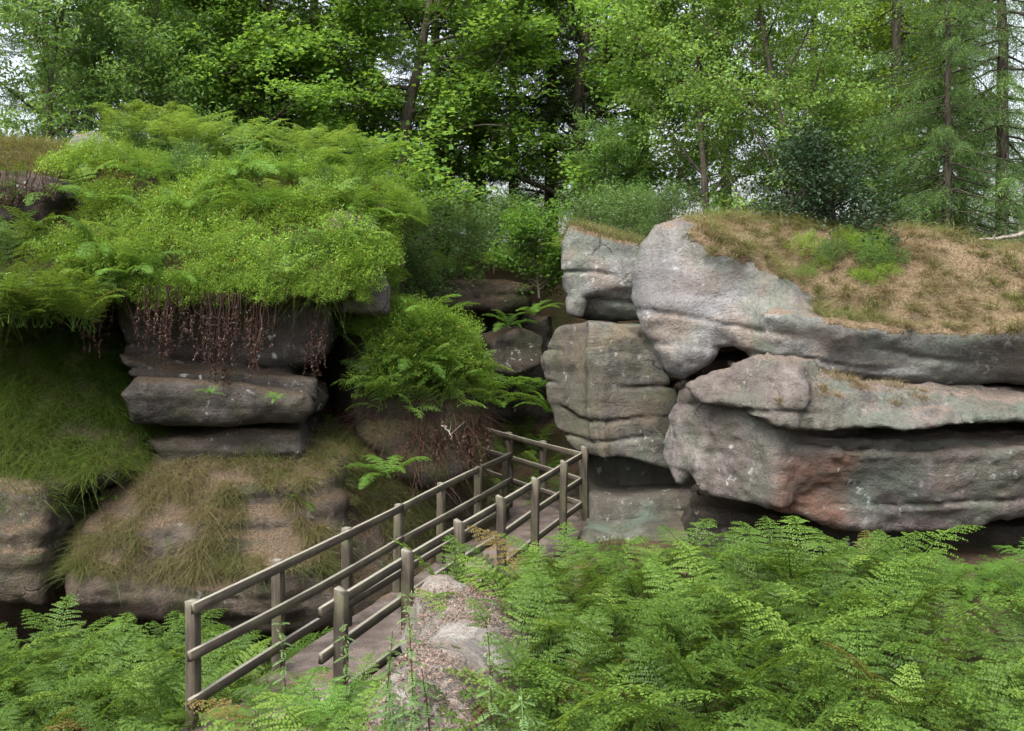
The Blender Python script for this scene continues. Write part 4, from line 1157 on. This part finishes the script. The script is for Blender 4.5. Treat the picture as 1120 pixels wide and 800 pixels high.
tufts('lip_grass', 'L0', 120, 34, 5000, M['lush_grass'], lambda C, N, px, py: (N[:, 1] < 0.3) & (py > 305) & (N[:, 2] > -0.6), 0.10, 0.32, 0.007, 1.2, 26, 0.0, 0.9, 'grass drooping over the lower lip of the left mound', 0.1, (0.3, 0.9))
tufts('lush_grass', 'L6', 1100, 56, 34000, M['lush_grass'], lambda C, N, px, py: (N[:, 1] < 0.4) & (N[:, 2] > -0.1) & (py > 345) & (px > -60) & (fbm(C[:, 0] * 1.7, C[:, 1] * 1.7, C[:, 2] * 1.7, 3, 44) > -0.32),
      0.10, 0.48, 0.007, 0.85, 25, -0.2, 0.75, 'lush green grass tussocks on the bank at the left edge', 0.09, (0.0, 0.5))
P, N = sample('L5', 5000, rg, lambda C, N, px, py: (N[:, 1] < 0.4) & (py < 560))
gobj('lush_grass', grass('lush_grass', P, N, M['lush_grass'], rg, 0.12, 0.36, 0.008, 0.5, 1.0), 'green grass drooping over the split rock face')
P, N = sample('L0', 26000, rg, lambda C, N, px, py: (N[:, 1] < 0.4) & (px < 150) & (px > -60) & (py < 215))
gobj('crest_grass', grass('crest_grass', P, N, M['dry_grass'], rg, 0.12, 0.34, 0.009, 0.6, 0.7, varf=lambda P: -0.15 + 0.6 * patch(35)(P)), 'pale grass on the crest around the small boulder')
P, N = sample('L0', 40000, rg, lambda C, N, px, py: (N[:, 1] < 0.4) & (px > -30) & (py > 150))
gobj('grass', grass('grass', P, N, M['lush_grass'], rg, 0.15, 0.4, 0.008, 0.6, 0.6), 'fine grass between bilberry bushes on the mound')
P, N = sample('L7', 1600, rg, lambda C, N, px, py: (N[:, 1] < 0.4) & (py > 440))
gobj('dead_grass', grass('dead_grass', P, N, M['roots'], rg, 0.12, 0.4, 0.008, 0.4, 1.5), 'dead brown stems matted under the clump beside the bridge')
# litter on the needle strewn boulder: short slivers lying flat
P, N = sample('B1', 22000, rg, lambda C, N, px, py: (N[:, 2] > 0.35) & (fbm(C[:, 0] * 2.2, C[:, 1] * 2.2, C[:, 2], 3, 6) > -0.1) & (py > 643))
V, Q, a = leaves(P + N * 0.012, rg.normal(0, 1, P.shape), N + rg.normal(0, 0.25, P.shape), 0.015 + 0.035 * rg.random(len(P)), 0.005 + 0.008 * rg.random(len(P)), rg)
gobj('needle_litter', mesh_np('needle_litter', V, Q, M['litter'], a), 'brown fallen needles and leaf scraps on the domed boulder', 'litter')
# grass and weeds in the low ground around the path
xy = np.array(scatter_plan(1, (0, 1), (0, 1), lambda x, y: True, rg, 0))
n = 26000
X = -7 + 9 * rg.random(n); Y = 7 + 11 * rg.random(n)
s = X - path_cx(Y)
k = (np.abs(s) > 0.66) & (np.abs(s) < 3.2) & (poly_sd(X, Y, LOWPOLY) < -0.2) & ~((s < -0.7) & (Y > 10.8) & (Y < 15.5))
X, Y = X[k], Y[k]
P = np.stack([X, Y, H(X, Y)], 1)
gobj('verge_grass', grass('verge_grass', P, np.tile([0, 0, 1.0], (len(P), 1)), M['lush_grass'], rg, 0.08, 0.3, 0.008, 0.8, 0.5), 'grass growing along the edges of the path')


def stems(px, py, D, wpx, hpx, n, label, seed):
    rng = R_(seed)
    c = W(px, py, D); m = D / F
    acc = Acc()
    for i in range(n):
        x0 = rng.normal(0, 0.38) * wpx * m; L = hpx * m * (0.45 + 0.6 * rng.random()) * (1 - 0.35 * min(1, abs(x0) / (wpx * m * 0.6)))
        k = 9; t = np.linspace(0, 1, k)
        p = np.stack([x0 * (1 - 0.35 * t * rng.random()) + rng.normal(0, 0.05) * t + rng.normal(0, 0.02, k).cumsum(), rng.normal(0, 0.06) - 0.07 * np.sin(t * 1.6) + rng.normal(0, 0.01, k).cumsum(), 0.12 * (1 - t) ** 4 - L * t], 1)
        V, Q = tube(p, (0.003 + 0.009 * rng.random() ** 2) * (1 - 0.6 * t), 3); acc.add(V, Q, np.full(len(V), rng.random() ** 2))
        nn = int(L / 0.02)
        tt = 0.25 + 0.75 * rng.random(nn)
        pp = np.stack([np.interp(tt, t, p[:, j]) for j in range(3)], 1)
        V, Q, a = leaves(pp, rng.normal(0, 0.6, (nn, 3)) + np.array([0, -0.2, -0.8]), rng.normal(0, 1, (nn, 3)), 0.03 + 0.03 * rng.random(nn), 0.016, rng)
        acc.add(V, Q, a * 0.9)
    o = obj('hanging_stems', acc.mesh('hanging_stems', M['roots']))
    o.location = c
    tag(o, label, 'dead stems', 'dead stems hanging below the mound')
for i, a in enumerate([(178, 322, 13.35, 46, 82, 46, 'wide bunch of reddish dead stems hanging over the dark boulder'),
                       (242, 330, 13.3, 34, 100, 44, 'longest bunch of reddish dead stems, hanging at the middle of the overhang'),
                       (285, 340, 13.5, 22, 78, 16, 'thin strand of dead stems right of the longest bunch'),
                       (104, 320, 13.3, 20, 74, 18, 'dead stems hanging at the left corner of the overhang'),
                       (348, 345, 13.9, 22, 80, 16, 'sparse dead stems near the right end of the overhang'),
                       (20, 196, 14.3, 66, 42, 40, 'brown root fringe under the turf lip at the left edge'),
                       (470, 462, 14.75, 56, 56, 38, 'dead stems below the fern clump, left part'),
                       (512, 462, 14.9, 30, 60, 24, 'dead stems below the fern clump, next to the fence')]):
    stems(*a, 500 + i)

# ------------------------------------------------------------------ nettles and small things
def nettle(px, pytop, D, z0, label, seed, pale=False):
    rng = R_(seed)
    top = W(px, pytop, D)
    hgt = top[2] - z0
    root = empty('nettle', (top[0], D, z0))
    tag(root, label, 'nettle', 'nettles between the path and the domed boulder')
    k = 9; t = np.linspace(0, 1, k)
    p = np.stack([0.04 * np.sin(t * 2 + rng.random() * 6), rng.normal(0, 0.01, k).cumsum(), hgt * t], 1)
    V, Q = tube(p, 0.007 * (1 - 0.6 * t), 5)
    obj('stem', mesh_np('stem', V, Q, M['roots'] if not pale else M['nettle'], np.full(len(V), 0.9)), root)
    acc = Acc()
    nn = int(hgt / 0.085)
    for i in range(nn):
        tt = 0.25 + 0.75 * i / nn
        pp = np.array([np.interp(tt, t, p[:, j]) for j in range(3)])
        az = i * math.pi / 2 + rng.random() * 0.5
        for sg in (0, math.pi):
            d = np.array([math.cos(az + sg), math.sin(az + sg), -0.25 + 0.5 * (tt > 0.9)])
            L = 0.085 * (1.15 - 0.75 * max(0, tt - 0.3))
            m = 5
            for j in range(m):       # toothed leaf made of small lobes
                b = pp + d * (0.015 + L * j / m) - np.array([0, 0, 0.02]) * (j / m) ** 2
                w = L * 0.42 * math.sin(math.pi * (0.25 + 0.72 * j / m))
                sd_ = np.array([-d[1], d[0], 0])
                V, Q, a = leaves(np.stack([b, b]), np.stack([sd_ + d * 0.6, -sd_ + d * 0.6]), np.tile([0, 0, 1.0], (2, 1)), w, L / m * 1.5, rng)
                acc.add(V, Q, np.full(8, 0.3 + 0.4 * rng.random()))
        if tt > 0.62:
            q = 8
            V, Q, a = leaves(np.tile(pp, (q, 1)) + rng.normal(0, 0.012, (q, 3)), rng.normal(0, 1, (q, 3)) + np.array([0, 0, -0.4]), rng.normal(0, 1, (q, 3)), 0.035, 0.012, rng)
            acc.add(V, Q, np.full(len(V), 0.85))
    obj('leaves', acc.mesh('leaves', M['nettle']), root)
rg = R_(12)
NT_ = [(446, 640, 6.3, 'tall thin nettle in front of the third pointed post'), (425, 690, 6.2, 'nettle stem in front of the path edge'), (378, 678, 6.9, 'leafy nettle covering the first pointed post'),
       (308, 672, 7.6, 'nettle topped with pale flowers before the second fence post'), (463, 735, 5.8, 'short nettle at the foot of the domed boulder'), (530, 690, 5.9, 'nettle standing among bracken in front of the domed boulder')]
for i, (px, py, D, lab) in enumerate(NT_):
    nettle(px, py, D, W(px, 840, D)[2], lab, 600 + i)
for i in range(8):
    px = 400 + 190 * rg.random(); D = 5.0 + 0.9 * rg.random()
    nettle(px, 725 + 60 * rg.random(), D, W(px, 860, D)[2], 'low pale nettle at the bottom edge below the domed boulder', 620 + i, True)
def branch(pts, r, label, name='fallen_branch', seed=0):
    rng = R_(seed)
    pts = np.array([W(*p) for p in pts])
    t = np.linspace(0, 1, 14); s = np.linspace(0, 1, len(pts))
    p = np.stack([np.interp(t, s, pts[:, j]) for j in range(3)], 1) + rng.normal(0, 0.012, (14, 3))
    acc = Acc()
    V, Q = tube(p, r * (1 - 0.6 * t), 6); acc.add(V, Q)
    for k in (4, 7, 10):
        e = p[k] + np.array([rng.normal(0, 0.15), -0.1, 0.12 + 0.1 * rng.random()])
        V, Q = tube(np.stack([p[k], (p[k] + e) / 2 + 0.02, e]), [r * 0.4, r * 0.3, r * 0.15], 4); acc.add(V, Q)
    o = obj(name, acc.mesh(name, M['twig'], True)); tag(o, label, 'branch')
branch([(1135, 250, 15.2), (1112, 258, 15.1), (1090, 262, 15.0), (1070, 262, 14.9)], 0.045, 'pale fallen branch lying in the dry grass at the right', seed=1)
branch([(1000, 272, 14.6), (1030, 276, 14.5), (1046, 280, 14.4)], 0.02, 'thin grey stick on the dry grass slope', seed=2)
branch([(482, 462, 14.4), (490, 472, 14.35), (496, 481, 14.3)], 0.016, 'short broken twig under the fern clump', seed=3)
# small herbs on the shaded left bank
rg = R_(31)
P, N = sample(['L6', 'L4'], 16, rg, lambda C, N, px, py: (N[:, 1] < 0.2) & (N[:, 2] > 0.1) & (px > -10) & (px < 360) & (py > 380) & (py < 590))
for i in range(len(P)):
    put(TF[i % 3], tuple(P[i] - np.array([0, 0, 0.03])), rg.random() * 6.3, 0.35 + 0.25 * rg.random(), 'small fern rooted in the grass of the shaded left bank', 'fern', 'small ferns on the shaded left bank', (0.3, 0))
# bilberry along the lower lip of the mound
P, N = sample('L0', 34, rg, lambda C, N, px, py: (N[:, 1] < 0.0) & (px > 100) & (px < 425) & (py > 312) & (N[:, 2] > -0.7))
for i in range(len(P)): bush(P[i] + np.array([0, -0.05, -0.02]), N[i], i, 'bilberry bush drooping over the lower lip of the left mound', 'bilberry bushes on the lip', 0.6, 1.0)

rg = R_(32)
for i, (px, py, D) in enumerate([(556, 352, 19.6), (548, 440, 18.9), (600, 445, 18.6), (572, 425, 19.0), (590, 418, 18.9), (535, 405, 19.2)]):
    put(TF[i % 3], tuple(W(px, py + 6, D)), rg.random() * 6.3, 0.9, 'fern growing from the shadowed rocks of the cleft', 'fern', 'ferns in the shadowed cleft', (0.3, 0))

# larger single fronded ferns standing out of the low cover on the near face of the mound
P, N = sample('L0', 22, rg, lambda C, N, px, py: (N[:, 1] < 0.1) & (px > 20) & (px < 410) & (py > 200) & (py < 325))
for i in range(len(P)):
    put(TF[i % 3], tuple(P[i] + np.array([0.03, -0.22, 0.16])), rg.random() * 6.3, 1.15 + 0.35 * rg.random(), 'large arching fern standing out of the bilberry on the left mound', 'fern', 'large ferns on the left mound', (0.35, rg.normal(0, 0.15)))
P, N = sample('L7', 4, rg, lambda C, N, px, py: (N[:, 1] < 0.1) & (px > 400) & (px < 530) & (py > 370) & (py < 455))
for i in range(len(P)):
    put(TF[i % 3], tuple(P[i] + np.array([0.03, -0.25, 0.12])), rg.random() * 6.3, 1.1 + 0.3 * rg.random(), 'arching fern spilling out of the clump beside the bridge', 'fern', 'arching ferns of the clump beside the bridge', (0.35, 0))

P, N = sample('L0', 14, rg, lambda C, N, px, py: (N[:, 1] < 0.3) & (px > 350) & (px < 440) & (py > 198) & (py < 240) & (N[:, 2] > -0.5))
for i in range(len(P)): bush(P[i] + np.array([0, -0.08, 0.0]), N[i], (0, 2, 1)[i % 3], 'bilberry bush in the upper clump overhanging the bare tilted slab', 'bilberry bushes above the tilted slab', 0.8, 1.2)

# upright ferns filling the hollow between the mound and the grassy bank at the left edge
rg = R_(41)
for i in range(15):
    px = -15 + 118 * i / 14 + rg.normal(0, 4); D = 12.75 + 0.25 * rg.random()
    put(TB[i % 5], tuple(W(px, 352 + 8 * rg.random() + max(0, px - 60) * 0.15, D)), rg.random() * 6.3, 0.72 + 0.3 * rg.random(), 'fern standing in the dark hollow above the grassy bank at the left edge', 'fern', 'ferns in the hollow above the grassy bank', (0.15, rg.normal(0, 0.12)))
for i in range(12):
    px = 985 + 150 * rg.random(); D = 9.9 + 1.6 * rg.random(); x = (px - CX) / F * D
    put(TF[i % 3], (x, D, Hs(x, D) - 0.03), rg.random() * 6.3, 0.7 + 0.3 * rg.random(), 'low fern between the dark undercut ledge and the bank at the right', 'fern', 'low ferns by the undercut ledge', (0.1, 0))
